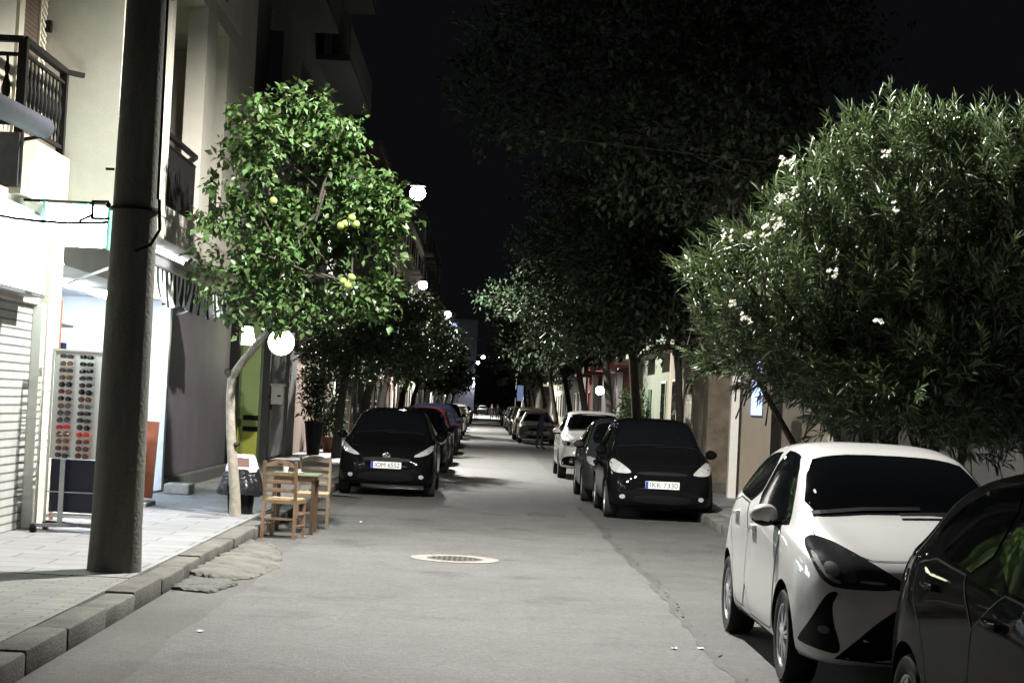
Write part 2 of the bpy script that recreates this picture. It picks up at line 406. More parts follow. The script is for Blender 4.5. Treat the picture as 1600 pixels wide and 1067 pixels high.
for k, (x, y, lab) in enumerate([(-1.86,12.35,'small torn paper scrap lying in the gutter below the kerb'),(-2.02,21.1,'pale paper scrap on the road by the chair leg'),(1.42,12.62,'crumpled pale scrap on the asphalt beside the white car, farther from the car'),(1.62,12.68,'crumpled pale scrap on the asphalt beside the white car, closer to the car'),(-1.55,24.0,'white scrap on the road before the black hatchback')]):
    b = MB(); r = random.Random(k)
    g = [[(x+(i-1.5)*.013+r.uniform(-.005,.005), y+(j-1.5)*.022+r.uniform(-.008,.008), .008+r.uniform(0,.012)) for j in range(4)] for i in range(4)]
    vs = [p for row in g for p in row]; b.add(vs, [(i*4+j, i*4+j+1, i*4+j+5, i*4+j+4) for i in range(3) for j in range(3)])
    tag(b.build('paper_scrap', M_plate), lab, 'litter', 'scraps of litter on the road')

# ------------------------------------------------------------------ corner apartment building over the shops (street side = +x face)
FX = -4.65
A = empty('apartment_building', (-5.5, 24, .14), 'cream apartment block with balconies over the lit sunglasses shop', 'building')
b = MB()
b.box(-5.2, FX, 12.0, 12.6, .14, 3.5)                      # ground floor piers around the openings
b.box(-5.2, FX-.02, 12.6, 18.75, 2.46, 3.5)
b.box(-8.6, -5.0, 12.0, 17.0, .14, 2.46)
b.box(-5.2, FX, 19.33, 26.4, 2.95, 3.5)
b.box(-5.0, -4.75, 26.61, 33.6, .34, 3.5)
b.build('ground_floor_wall', M_creamw, A)
b = MB(); b.box(-5.2, FX+.06, 18.80, 19.33, .14, 3.5); b.build('shop_pier', M_creamw, A)
b = MB(); b.box(-12, -4.95, 11, 19.30, 3.5, 13); b.build('upper_wall', M_cream, A)
b = MB(); b.box(-12, -4.652, 29.803, 33.6, 3.503, 13); b.build('upper_wall', M_cream, A)
# plum-painted recessed wall and its step
b = MB(); b.box(-4.752, -4.735, 26.62, 33.3, .34, 3.3); b.build('plum_wall', M_purplew, A)
b = MB(); b.bbox(-5.2, -4.62, 26.75, 33.6, .13, .33, .02); b.build('step', M_greyw, A)
b = MB(); b.box(-4.90, -4.58, 33.3, 33.62, .33, 3.45); b.build('corner_post', M_black, A)
# projecting bay with loggias
BX = -4.08
b = MB()
b.box(-6.0, BX, 19.30, 22.05, 3.53, 13)          # blank part of the bay
b.box(-6.0, -5.9, 22.05, 29.8, 3.53, 13)         # back of loggias
b.box(-6.0, BX, 28.0, 29.8, 3.53, 13)
b.build('bay_wall', M_cream, A)
for z0 in (3.45, 6.9, 10.1):
    b = MB(); b.box(-5.9, BX, 22.05, 28.0, z0+.06, z0+.33); b.build('loggia_slab', M_cream, A)
for z0 in (3.78, 7.23):
    p = MB(); p.box(BX-.14, BX+.012, 22.3, 24.75, z0, z0+.15 if z0 < 4 else z0+.15); p.box(BX-.14, BX+.012, 25.65, 26.75, z0, z0+.15); p.build('parapet', M_creamw, A)
    for (y0, y1) in ((22.3, 24.75), (25.65, 26.75)):
        r = MB(); r.bar((BX-.06,y0,z0+1.08),(BX-.06,y1,z0+1.08),.07,.05); r.bar((BX-.06,y0,z0+.95),(BX-.06,y1,z0+.95),.03); r.bar((BX-.06,y0,z0+.2),(BX-.06,y1,z0+.2),.03)
        k = int((y1-y0)/.085)
        for i in range(k+1):
            y = y0+(y1-y0)*i/k; r.bar((BX-.06,y,z0+.15),(BX-.06,y,z0+.95),.016)
        for i in range(int((y1-y0)/.34)):
            yc = y0+.2+i*.34; r.tube([(BX-.06,yc+.06*math.cos(a),z0+.55+.13*math.sin(a)) for a in [2*PI*j/12 for j in range(13)]], .010, 5, False)
        r.build('railing', M_iron, A)
for z0, z1 in ((3.78, 6.96), (7.23, 10.16)):
    for (y0, y1) in ((22.05, 22.3), (24.75, 25.65), (26.75, 28.0)):
        c = MB(); c.box(BX-.26, BX+.01, y0, y1, z0, z1); c.build('column', M_creamw, A)
    for y0 in (22.7, 26.1):
        w = MB(); w.box(-5.9, -5.84, y0, y0+1.5, z0+.1, z0+2.3); wf = w.build('window', M_shutter, A)
        w = MB(); w.box(-5.84, -5.825, y0+.08, y0+.71, z0+.18, z0+2.22); w.box(-5.84, -5.825, y0+.79, y0+1.42, z0+.18, z0+2.22); w.build('pane', M_darkglass, wf)
# balcony on the flat facade
b = MB(); b.box(-5.3, -4.57, 17.35, 19.28, 3.52, 4.06); b.build('balcony', mat('balcony_render', (.25,.235,.19), .85, var=.15, scale=2, bump=.2, bscale=100), A)
b = MB(); b.box(-5.3, -4.60, 17.30, 17.348, 3.54, 4.05); b.build('balcony_end_panel', mat('slate_panel', (.03,.034,.042), .5, var=.5, scale=9), A)
b = MB(); b.box(-5.3, -4.55, 17.28, 19.28, 3.46, 3.518); b.build('balcony_ledge', M_creamw, A)
def turned(mb, x, y, z0, z1, r=.014):
    h = z1-z0
    mb.lathe([(r*.7,0),(r*.7,h*.1),(r*1.5,h*.2),(r*.8,h*.3),(r*1.9,h*.42),(r*2.2,h*.5),(r*1.9,h*.58),(r*.8,h*.7),(r*1.5,h*.8),(r*.7,h*.9),(r*.7,h)], (x,y,z0), 8)
r = MB(); rx = -4.64; zt = 4.98; zb = 4.06
r.bar((rx,17.42,zt),(rx,19.1,zt),.075,.06); r.bar((rx,17.42,zt),(-5.0,17.42,zt),.075,.06); r.bar((rx,19.1,zt),(-4.45,19.2,zt-.02),.06,.05)
r.bar((rx,17.42,zt-.13),(rx,19.1,zt-.13),.04,.03); r.bar((rx,17.42,zt-.15),(-5.0,17.42,zt-.15),.045,.035)
r.bar((rx,17.42,zb+.1),(rx,19.1,zb+.1),.05,.04); r.bar((rx,17.42,zb+.1),(-5.0,17.42,zb+.1),.05,.04)
r.bar((rx,17.42,zb-.1),(rx,17.42,zt),.085); r.bar((rx,19.1,zb-.02),(rx,19.1,zt),.08)
r.build('railing', M_iron, A)
r = MB()
for i in range(1, 11): turned(r, rx, 17.42+1.68*i/11, zb+.1, zt-.13)
for x in (-4.79, -4.93): turned(r, x, 17.42, zb+.1, zt-.15, .02)
r.build('baluster', M_iron, A)
# windows and shutters behind the balcony
b = MB(); b.box(-4.95, -4.93, 18.42, 19.02, 4.06, 6.6); b.build('roller_blind', M_blind, A)
b = MB(); b.box(-4.95, -4.915, 18.22, 18.42, 4.06, 6.6); b.box(-4.95, -4.92, 17.0, 17.05, 4.06, 6.6); b.build('window_frame', M_shutter, A)
b = MB(); b.box(-4.925, -4.905, 19.02, 19.27, 4.3, 6.5)
for i in range(26): b.bar((-4.895,19.05,4.42+i*.078),(-4.895,19.24,4.36+i*.078),.012,.03)
b.build('louvred_shutter', M_shutter, A)
b = MB(); b.box(-4.90,-4.84,19.19,19.27,5.42,5.54); b.build('shutter_stay', M_iron, A)

# ground-floor roller shutter
b = MB(); b.box(-5.0, -4.72, 12.6, 18.72, .14, 2.46); b.build('roller_shutter', M_roller, A)
b = MB(); b.bbox(-4.72, -4.61, 18.66, 18.80, .14, 2.47, .01); b.build('shutter_rail', M_white_pl, A)
# shop interior (a real room)
b = MB()
b.box(-9.0, -8.9, 19.0, 27, .1, 3.0); b.box(-8.9, -5.0, 18.9, 19.0, .1, 3.0); b.box(-8.9, -4.73, 26.53, 26.6, .1, 3.0)
b.build('shop_wall', M_whitewall, A)
b = MB(); b.box(-8.9, -5.2, 19.0, 26.5, 2.955, 3.05); b.build('shop_ceiling', M_whitewall, A)
b = MB(); b.box(-8.9, -4.7, 19.33, 26.4, .13, .17); b.build('shop_floor', mat('shop_tiles', (.5,.5,.52), .35), A)
for (x, y) in ((-5.35, 20.6), (-5.35, 22.9), (-5.35, 25.2), (-7.2, 21.2), (-7.2, 24.4)):
    l = MB(); l.box(x-.13, x+.13, y-.55, y+.55, 2.90, 2.953); l.build('ceiling_lamp', M_shoplight, A)
l = MB()
for y in (20.2, 21.7, 23.2, 24.7): l.tube([(-4.40,y,3.46),(-4.40,y+1.3,3.46)], .016, 8)
l.build('soffit_lamp', M_tube, A)
b = MB(); b.box(-4.72, FX, 26.36, 26.52, .17, 2.95); b.build('door_jamb', mat('jamb_white', (.75,.78,.82), .4), A)
b = MB(); b.box(-4.75, -4.60, 19.34, 19.46, .17, 2.55); b.build('door_jamb', M_orangewood, A)
b = MB()
b.box(-4.72, -4.66, 19.52, 19.57, .17, 2.95); b.build('shopfront_frame', M_steel, A)
for nm, (x0,x1,y0,y1,z0,z1) in {'display_shelf': (-8.88,-8.4,19.2,26.3,.17,.18)}.items():
    s = MB()
    for k in range(6): s.box(x0, x1, y0, y1, .35+k*.42, .38+k*.42)
    s.build(nm, M_white_pl, A)
r_ = random.Random(5); pal = [mat('stock_'+n, c, .5) for n, c in (('blue',(.05,.12,.4)),('teal',(.05,.3,.35)),('coral',(.55,.15,.08)),('white',(.7,.7,.7)),('navy',(.02,.03,.1)),('sand',(.5,.4,.25)))]
s = MB()
for k in range(5):
    y = 19.3
    while y < 26.1:
        w = r_.uniform(.12,.4); h = r_.uniform(.1,.33); s.cur = r_.randrange(6); s.box(-8.75, -8.45, y, y+w, .381+k*.42, .381+k*.42+h); y += w+r_.uniform(.02,.12)
tag(s.build('boxed_goods', pal), 'coloured boxed goods filling the shelves inside the bright shop', 'shop goods', kind='stuff')
t = empty('display_case', (-5.6, 20.2, .17), 'glass display case of pale blue goods inside the shop door', 'display case')
b = MB()
for z in (.17,.9,1.35,1.8,2.3): b.box(-5.0,-4.78,19.62,20.8,z,z+.03)
b.box(-5.0,-4.97,19.62,20.8,.2,2.3); b.build('case', M_white_pl, t)
for k, z in enumerate((.93,1.38,1.83)):
    for i in range(4):
        b = MB(); b.box(-4.93,-4.82,19.68+i*.27,19.88+i*.27,z+.001,z+.2+.03*i); b.build('packet', pal[(0, 1, 3)[(k*3+i*2) % 3]], t)

# signs over the shops
t = empty('lightbox_sign', (-4.6, 17.4, 2.5), 'plain white lightbox sign fixed above the roller shutter', 'sign')
b = MB(); b.box(-4.645, -4.46, 16.2, 18.08, 2.50, 3.32); b.build('box', mat('sign_frame', (.2,.2,.21), .4, metal=.5), t)
b = MB(); b.box(-4.46, -4.452, 16.24, 18.04, 2.54, 3.28); b.build('lit_face', M_signlit, t)
b = MB(); b.box(-4.60, -4.50, 18.081, 18.087, 2.54, 3.28); b.build('lit_end', M_signlit, t)
t = empty('shop_sign', (-4.2, 17.6, 3.0), 'glowing white sign with mint green ends jutting out below the balcony', 'sign')
b = MB(); b.bbox(-4.36, -3.76, 17.53, 17.67, 3.0, 3.40, .05); b.build('lit_box', M_signmint, t, smooth=40)
for x0_, x1_ in ((-4.395, -4.362), (-3.758, -3.73)):
    b = MB(); b.box(x0_, x1_, 17.51, 17.69, 2.98, 3.42); b.build('end_cap', M_mint, t)
b = MB(); b.bar((-4.60,17.6,3.435),(-3.8,17.6,3.435),.025); b.build('bracket', M_iron, t)
b = MB(); b.box(-4.1,-3.95,17.5,17.7,3.403,3.418); b.build('clip', M_mint, t)

# rolled awning next to the balcony, striped awning over the shop
t = empty('rolled_awning', (-4.4, 16, 3.8), 'rolled slate blue awning below the balcony railing', 'awning')
b = MB(); b.tube([(-4.36,14.6,4.02),(-4.36,15.6,4.05),(-4.36,17.25,4.10)], .105, 14); b.build('roll', mat('slate_fabric', (.035,.04,.055), .8, var=.25, scale=10), t, smooth=50)
b = MB(); b.bar((-4.36,14.9,3.95),(-4.62,14.9,3.95),.03); b.build('bracket', M_iron, t)
b = MB(); b.bar((-4.36,17.15,4.0),(-4.58,17.4,4.0),.03); b.build('bracket', M_iron, t)
t = empty('striped_awning', (-4.3, 23, 3.0), 'black and white striped awning with hanging valance over the shopfront', 'awning')
M_stripe = stripe_mat('awning_stripes', (.72,.75,.74), (.008,.018,.018), .30)
ya, yb = 19.6, 26.75
b = MB(); nA = 120; vs = []; prof = [(-4.64,3.34),(-4.4,3.255),(-4.15,3.17),(-3.92,3.09)]
for i in range(nA+1):
    y = ya+(yb-ya)*i/nA
    for x, z in prof: vs.append((x, y, z))
m_ = len(prof); b.add(vs, [(i*m_+j, i*m_+j+1, (i+1)*m_+j+1, (i+1)*m_+j) for i in range(nA) for j in range(m_-1)])
b.add([(x, y, z-.008) for x, y, z in vs], [(i*m_+j, (i+1)*m_+j, (i+1)*m_+j+1, i*m_+j+1) for i in range(nA) for j in range(m_-1)])
b.build('canopy', M_stripe, t, smooth=60)
b = MB(); vs = []; nv = 300; K = 8
for i in range(nv+1):
    y = ya+(yb-ya)*i/nv; u = i/nv
    L_ = .40 + .035*math.sin(y*2.1) + .02*math.sin(y*5.3)
    for k in range(K+1):
        q = k/K
        vs.append((-3.905 + q*q*(.035*math.sin(y*9+1.3*math.sin(y*2)) + .02*math.sin(y*23)) - q*.05*math.sin(y*1.4)*q, y + q*q*.06*math.sin(y*1.7+1), 3.085 - L_*q))
b.add(vs, [(i*(K+1)+k, i*(K+1)+k+1, (i+1)*(K+1)+k+1, (i+1)*(K+1)+k) for i in range(nv) for k in range(K)])
b.build('valance', M_stripe, t, smooth=60)
b = MB(); b.tube([(-3.915,ya,3.088),(-3.915,yb,3.088)], .022, 8); b.build('front_bar', M_steel, t, smooth=40)
for y in (19.7, 26.7):
    b = MB(); b.bar((-3.92,y,3.05),(-4.63,y,2.75),.03); b.build('arm', M_steel, t)

# ------------------------------------------------------------------ big pole, bracket, cables
t = empty('utility_pole', (-2.96, 14.85, .13), 'thick dark round utility pole at the kerb before the sunglasses rack', 'utility pole')
b = MB(); P = []
for i in range(25):
    q = i/24; z = .12+8.6*q; P.append((-2.965+.02*math.sin(q*4)*q, 14.85, z))
b.tube(P, [.222*(1-.02*i) if i < 1 else .212-.0033*i for i in range(25)], 36); b.build('shaft', M_pole, t, smooth=40)
b = MB(); b.tube([(-2.74,14.72,3.2),(-2.72,14.70,2.95),(-2.78,14.66,2.82),(-2.9,14.63,2.76)], .014, 8)
b.tube([(-2.75,14.70,3.2),(-2.76,14.72,4.5),(-2.78,14.75,6.5)], .012, 6); b.build('cable_conduit', M_black, t, smooth=40)
for z in (3.12,):
    b = MB(); b.lathe([(.204,-.012),(.2085,-.012),(.2085,.012),(.204,.012)], (-2.963,14.85,z), 36); b.build('strap', M_iron, t, smooth=40)
b = MB(); b.bar((-3.17,14.8,3.17),(-3.29,14.75,3.16),.018); b.bar((-3.29,14.75,3.17),(-3.285,14.75,3.02),.018); b.bar((-3.16,14.8,3.03),(-3.30,14.75,3.02),.022)
b.bar((-3.285,14.75,3.05),(-3.38,14.7,2.99),.05,.02); b.ball((-3.155,14.72,3.135), .022, 6); b.bar((-3.14,14.8,3.44),(-3.21,14.8,3.44),.02); b.build('bracket', M_iron, t)
b = MB(); b.bar((-2.72,14.66,4.84),(-2.62,14.62,4.87),.02); b.build('peg', M_steel, t)
b = MB()
for k in range(3):
    pts = []
    for i in range(60):
        q = i/59; x = -3.17 + (-4.66+3.17)*q; y = 14.8 + .5*q; z = 3.0 + .14*q - .12*4*q*(1-q)*.5
        pts.append((x + 0, y + .006*math.cos(q*16+k*2.1), z + .006*math.sin(q*16+k*2.1)))
    b.tube(pts, .008, 6)
tag(b.build('overhead_cable', M_black, smooth=50), 'twisted black cable slung from the pole to the shop wall', 'cable')

# ------------------------------------------------------------------ sunglasses rack and shop-front goods
t = empty('sunglasses_rack', (-4.22, 18.45, .14), 'tall white wheeled rack hung with rows of sunglasses by the shop door', 'display rack')
x0, x1, yr = -4.42, -3.76, 18.45
b = MB()
for x in (x0, x1):
    for y in (yr-.02, yr+.30): b.bar((x,y,.24),(x,y,2.0),.022)
for z in [.92+i*.072 for i in range(16)]:
    b.bar((x0-.03,yr-.02,z),(x0-.03,yr+.30,z),.010)
    b.bar((x1+.01,yr-.02,z),(x1+.01,yr+.30,z),.010)
for z in (2.0, .90, .30):
    b.bar((x0,yr-.02,z),(x1,yr-.02,z),.02); b.bar((x0,yr+.3,z),(x1,yr+.3,z),.02); b.bar((x0,yr-.02,z),(x0,yr+.3,z),.02); b.bar((x1,yr-.02,z),(x1,yr+.3,z),.02)
b.build('frame', M_white_pl, t)
b = MB(); b.box(x0+.012, x1-.012, yr+.0, yr+.02, .91, 1.99); b.build('back_panel', mat('rack_white', (.78,.77,.75), .5), t)
b = MB(); b.box(x0+.02, x1-.02, yr+.05, yr+.26, .34, .88); b.build('storage_box', mat('navy_box', (.01,.012,.03), .5), t)
b = MB(); b.bar((x0+.16,yr-.03,.2),(x0+.16,yr-.03,.88),.05,.02); b.bar((x0,yr-.03,.55),(x1,yr-.03,.55),.012); b.build('stay', M_steel, t)
b = MB(); b.bar((x0-.06,yr-.22,.215),(x1+.1,yr+.3,.215),.06,.035); b.bar((x0-.06,yr+.3,.215),(x1+.1,yr-.22,.215),.06,.035); b.build('base', mat('rack_base', (.10,.10,.11), .5), t)
for (x, y) in ((x0-.06,yr-.22),(x1+.1,yr-.22),(x0-.06,yr+.3),(x1+.1,yr+.3)):
    b = MB(); b.lathe([(.02,-.03),(.042,-.028),(.045,0),(.042,.028),(.02,.03)], (x,y,.187), 14, axis='x'); b.build('castor', M_black, t, smooth=40)
# one pair of sunglasses, then copies
def sunglasses_mesh(kind):
    out = {}
    for side in (-1, 1):
        pass
    fr = MB(); ln = MB()
    shape = {0:(.030,.021,2.6),1:(.031,.026,2.0),2:(.033,.018,3.2)}[kind]
    for sgn in (-1, 1):
        cx = sgn*.036; ring = []
        for k in range(20):
            a = 2*PI*k/20; ex = 2/shape[2]
            px = abs(math.cos(a))**ex*math.copysign(1, math.cos(a))*shape[0]; pz = abs(math.sin(a))**ex*math.copysign(1, math.sin(a))*shape[1]
            ring.append((cx+px, 0, pz + sgn*px*.0 - .004*abs(px)/.03))
        fr.tube(ring+[ring[0]], .0035, 5, False)
        ln.add([(p[0],-.002,p[2]) for p in ring]+[(cx,-.006,0)], [(k,(k+1)%20,20) for k in range(20)])
        ln.add([(p[0],.001,p[2]) for p in ring]+[(cx,-.003,0)], [((k+1)%20,k,20) for k in range(20)])
        fr.bar((sgn*.066,0,.010),(sgn*.066,.075,.004),.004,.007)
        fr.bar((sgn*.066,.075,.004),(sgn*.055,.10,-.012),.004,.006)
    fr.bar((-.01,0,.008),(.01,0,.008),.004)
    return fr, ln
GL = {'black': (.01,.01,.012), 'brown': (.10,.035,.02), 'red': (.5,.03,.02), 'smoky': (.06,.055,.06), 'amber': (.16,.075,.035)}
protoG = {}
RANK = 'first second third fourth fifth sixth seventh eighth ninth tenth eleventh twelfth thirteenth fourteenth fifteenth'.split()
r_ = random.Random(11)
for row in range(15):
    for c in range(2):
        cn = r_.choice(['black','black','brown','smoky','amber','brown','black'])
        if row in (10, 16) and c == 0: cn = 'red'
        if row == 11 and c == 1: cn = 'red'
        kind = r_.randrange(3); key = (cn, kind)
        x = x0+.15+c*.205; z = 1.935-row*.072
        colname = ('outer', 'middle', 'inner')[c]
        lab = f'{cn} sunglasses, {RANK[row]} from the top in the white rack column {("by the shutter pier", "by the pole")[c]}'
        if key not in protoG:
            fr, ln = sunglasses_mesh(kind)
            g = empty('sunglasses', (x, yr-.075, z), lab, 'sunglasses', 'sunglasses hanging on the white rack')
            fr.build('frame', mat('specs_'+cn, GL[cn], .3), g, world=False); ln.build('lens', mat('specs_lens_'+cn, tuple(v*.8 for v in GL[cn]), .08, coat=.5), g, world=False)
            protoG[key] = g
        else:
            g = copy_tree(protoG[key]); g.location = (x, yr-.075, z); g['label'] = lab
        g.rotation_euler = (r_.uniform(-.1,.1), r_.uniform(-.09,.09), r_.uniform(-.12,.12)); 
# stand of boards, balls, planks at the far jamb
t = empty('goods_stand', (-4.35, 23.3, .14), 'orange and white goods stand by the far door jamb behind the pole', 'display stand')
b = MB(); b.bar((-4.40,23.6,.22),(-4.36,23.6,1.22),.26,.035,(0,1,0)); b.build('orange_board', M_orangewood, t)
b = MB(); b.bbox(-4.66,-4.40,23.1,23.48,.19,.84,.02); b.bbox(-4.62,-4.44,23.2,23.44,.842,1.02,.03); b.build('white_crate', mat('crate_cream', (.55,.52,.45), .6, var=.2), t)
b = MB(); b.bbox(-4.72,-4.22,22.9,23.6,.14,.19,.01); b.build('base_board', mat('plank_grey', (.35,.34,.31), .7, var=.3), t)
b = MB(); b.bbox(-4.55,-4.18,26.0,26.5,.14,.29,.02); tag(b.build('door_step', mat('plank_grey', (.35,.34,.31), .7)), 'grey stone doorstep block beside the bright shop door', 'doorstep')
b = MB(); b.ball((-4.50,23.3,1.125), .105, 12); tag(b.build('ball', M_pinkball, smooth=60), 'pink and red ball resting on the white crate of the goods stand', 'ball', 'toy balls on the goods stand')
b = MB(); b.ball((-4.50,23.31,1.30), .075, 12); tag(b.build('ball', mat('peach_ball', (.75,.38,.30), .4), smooth=60), 'smaller peach ball balanced on top of the pink ball', 'ball', 'toy balls on the goods stand')

# ------------------------------------------------------------------ second building: glazed entrance with globe lamps
B2 = empty('entrance_building', (-6, 40, .14), 'tall dark block with lime green entrance pillar and globe lamp', 'building')
b = MB(); b.box(-12, -4.9, 33.62, 58, 3.3, 19); b.build('upper_wall', M_greyw, B2)
b = MB(); b.box(-5.6, -5.5, 33.62, 41, .14, 3.3); b.box(-5.6, -4.9, 41, 46, .14, 3.3); b.box(-5.6,-4.9,46.0,58,.14,3.3); b.build('ground_wall', mat('dark_render', (.07,.07,.065), .7, var=.2), B2)
b = MB(); b.box(-4.90, -4.885, 46.2, 57.9, .15, 3.28); b.build('pink_wall', M_pinkw, B2)
b = MB(); b.box(-5.1, -4.62, 37.0, 37.45, .14, 3.3); pl_ = b.build('pillar', M_limew, B2)
b = MB(); b.box(-4.91, -4.617, 36.985, 36.998, .22, .86); b.build('yellow_panel', M_yellow, pl_)
b = MB(); b.box(-4.92, -4.612, 36.98, 36.998, .87, .97); b.box(-4.92, -4.612, 36.98, 36.998, 1.10, 1.20); b.box(-4.92,-4.612,36.98,36.998,.14,.21); b.build('black_band', M_black, pl_)
b = MB()
for y in (34.2, 34.9, 35.6, 36.3): b.box(-5.02, -4.96, y, y+.05, .14, 3.0)
b.box(-5.02,-4.96,34.2,37,2.95,3.05); b.box(-5.02,-4.96,34.2,37,1.0,1.1)
b.build('entrance_frame', mat('bronze_frame', (.09,.085,.06), .4, metal=.5), B2)
b = MB(); b.box(-5.0, -4.985, 34.25, 36.95, .14, 2.95); b.build('entrance_glass', M_darkglass, B2)
for y in (35.0, 36.45):
    b = MB(); b.box(-4.96,-4.93,y,y+.32,.2,.95); b.build('yellow_panel', M_yellow, B2)
b = MB(); b.box(-4.9,-4.86,41.4,43.9,.2,2.6); b.build('metal_door', mat('grey_door', (.09,.095,.09), .5), B2)
b = MB(); b.box(-4.9,-4.8,44.2,45.9,.14,3.2); b.build('grey_pillar', M_greyw, B2)
b = MB()
for k in range(4):
    z = 4.2+k*3.2; b.box(-4.9, -4.0, 36, 44, z, z+.16); b.box(-4.9,-4.0,47.5,56.5,z,z+.16)
b.build('balcony_slab', mat('unlit_dark_render', (.05,.05,.05), .85, var=.2), B2)  # slab colour darkened to stand for the missing light on the upper floors
for k in range(4):
    z = 4.36+k*3.2
    for (y0, y1) in ((36,44),(47.5,56.5)):
        b = MB(); b.box(-4.06,-4.0,y0,y1,z,z+.85); b.build('balcony_front', mat('smoke_panel', (.12,.12,.125), .4), B2)
        w = MB(); w.box(-4.9,-4.87,y0+1.5,y0+4,z,z+2.3); f = w.build('window', M_greyw, B2)
        w = MB(); w.box(-4.87,-4.862,y0+1.58,y0+3.92,z+.08,z+2.22); w.build('pane', M_darkglass, f)
t = empty('mailbox', (-4.8, 40.9, 1.4), 'white wall mailbox with a slot beside the lime pillar', 'mailbox')
b = MB(); b.bbox(-4.84,-4.56,40.9,41.15,1.42,1.86,.02); b.bbox(-4.86,-4.52,40.86,41.19,1.84,1.89,.01); b.build('box', mat('mailbox_white', (.55,.55,.5), .5), t)
b = MB(); b.box(-4.69,-4.61,40.893,40.899,1.6,1.64); b.build('slot', M_black, t)
b = MB(); b.bar((-4.75,41.05,1.6),(-4.92,41.05,1.6),.04); b.build('wall_bracket', M_iron, t)
t = empty('globe_lamp', (-3.72, 32.6, 2.6), 'big round glowing globe lamp hanging by the lime pillar', 'globe lamp')
b = MB(); b.ball((-3.72,32.6,2.60), .235, 16); b.build('globe', M_globe, t, smooth=60)
b = MB(); b.tube([(-3.72,32.6,2.82),(-3.72,32.6,3.1),(-4.2,32.8,3.2),(-4.66,33.0,3.2)], .02, 8); b.lathe([(.06,2.80),(.06,2.88)], (-3.72,32.6,0), 12); b.build('arm', M_iron, t, smooth=40)
t = empty('lantern_lamp', (-4.55, 34.6, 2.7), 'bright lantern lamp on the wall behind the tree trunk', 'wall lamp')
b = MB(); b.add([(-4.86,34.4,2.58),(-4.46,34.4,2.58),(-4.46,34.8,2.58),(-4.86,34.8,2.58),(-4.79,34.47,2.92),(-4.53,34.47,2.92),(-4.53,34.73,2.92),(-4.79,34.73,2.92)], [(0,3,2,1),(4,5,6,7),(0,1,5,4),(1,2,6,5),(2,3,7,6),(3,0,4,7)]); b.build('glass', M_globe, t)
b = MB(); 
for x in (-4.86,-4.66,-4.46): b.bar((x,34.39,2.56),(-4.66+(x+4.66)*.62,34.46,2.96),.018)
b.box(-4.82,-4.50,34.44,34.76,2.93,2.99); b.bar((-4.66,34.6,2.99),(-4.66,34.6,3.1),.03); b.bar((-4.66,34.6,3.08),(-5.0,34.6,3.08),.03); b.build('cage', M_iron, t)

# ------------------------------------------------------------------ bin, chairs, table
t = empty('litter_bin', (-2.98, 22.6, .14), 'black litter bin in a black bag with white swing lid behind the tree trunk', 'litter bin')
cx, cy = -2.98, 22.6
b = MB(); vs = []
def rr(w, d, z, n=24, e=4):
    out = []
    for k in range(n):
        a = 2*PI*k/n; out.append((cx+abs(math.cos(a))**(2/e)*math.copysign(w, math.cos(a)), cy+abs(math.sin(a))**(2/e)*math.copysign(d, math.sin(a)), z))
    return out
def loft(mb, rings, cap=True):
    n = len(rings[0]); vs = [p for r in rings for p in r]
    fs = [(i*n+k, i*n+(k+1)%n, (i+1)*n+(k+1)%n, (i+1)*n+k) for i in range(len(rings)-1) for k in range(n)]
    if cap: fs += [tuple(range(n-1,-1,-1)), tuple((len(rings)-1)*n+k for k in range(n))]
    mb.add(vs, fs)
loft(b, [rr(.145,.13,.14), rr(.19,.17,.66)]); b.build('bin_body', M_black, t, smooth=40)
b = MB(); from mathutils import noise as NZ
rings = []
for i, (w, z) in enumerate([(.205,.70),(.215,.66),(.235,.58),(.26,.50),(.285,.44),(.27,.38),(.20,.37)]):
    ring = []
    for k, p in enumerate(rr(w, w*.9, z, 48, 2.6)):
        f = 1 + .13*NZ.noise((k*.55, z*6, 2)) * min(1, i/2) + .07*math.sin(k*1.9+z*14)*min(1, i/3)
        ring.append((cx+(p[0]-cx)*f, cy+(p[1]-cy)*f, z + .03*NZ.noise((k*.4, 3, z*3))))
    rings.append(ring)
loft(b, rings, False); b.build('bin_bag', M_bag, t, smooth=50)
b = MB(); loft(b, [rr(.2,.18,.67), rr(.2,.18,.71), rr(.185,.16,.76), rr(.15,.10,.86), rr(.13,.06,.88)]); ld = b.build('lid', M_white_pl, t, smooth=40)
b = MB(); M4 = Matrix.Translation((cx, cy-.165, .725)) @ Matrix.Rotation(R(62), 4, 'X')
b.prism([(-.11,0),(.11,0),(.095,.125),(-.095,.125)], .012, M4); b.build('flap', mat('brown_flap', (.10,.05,.04), .4), ld)

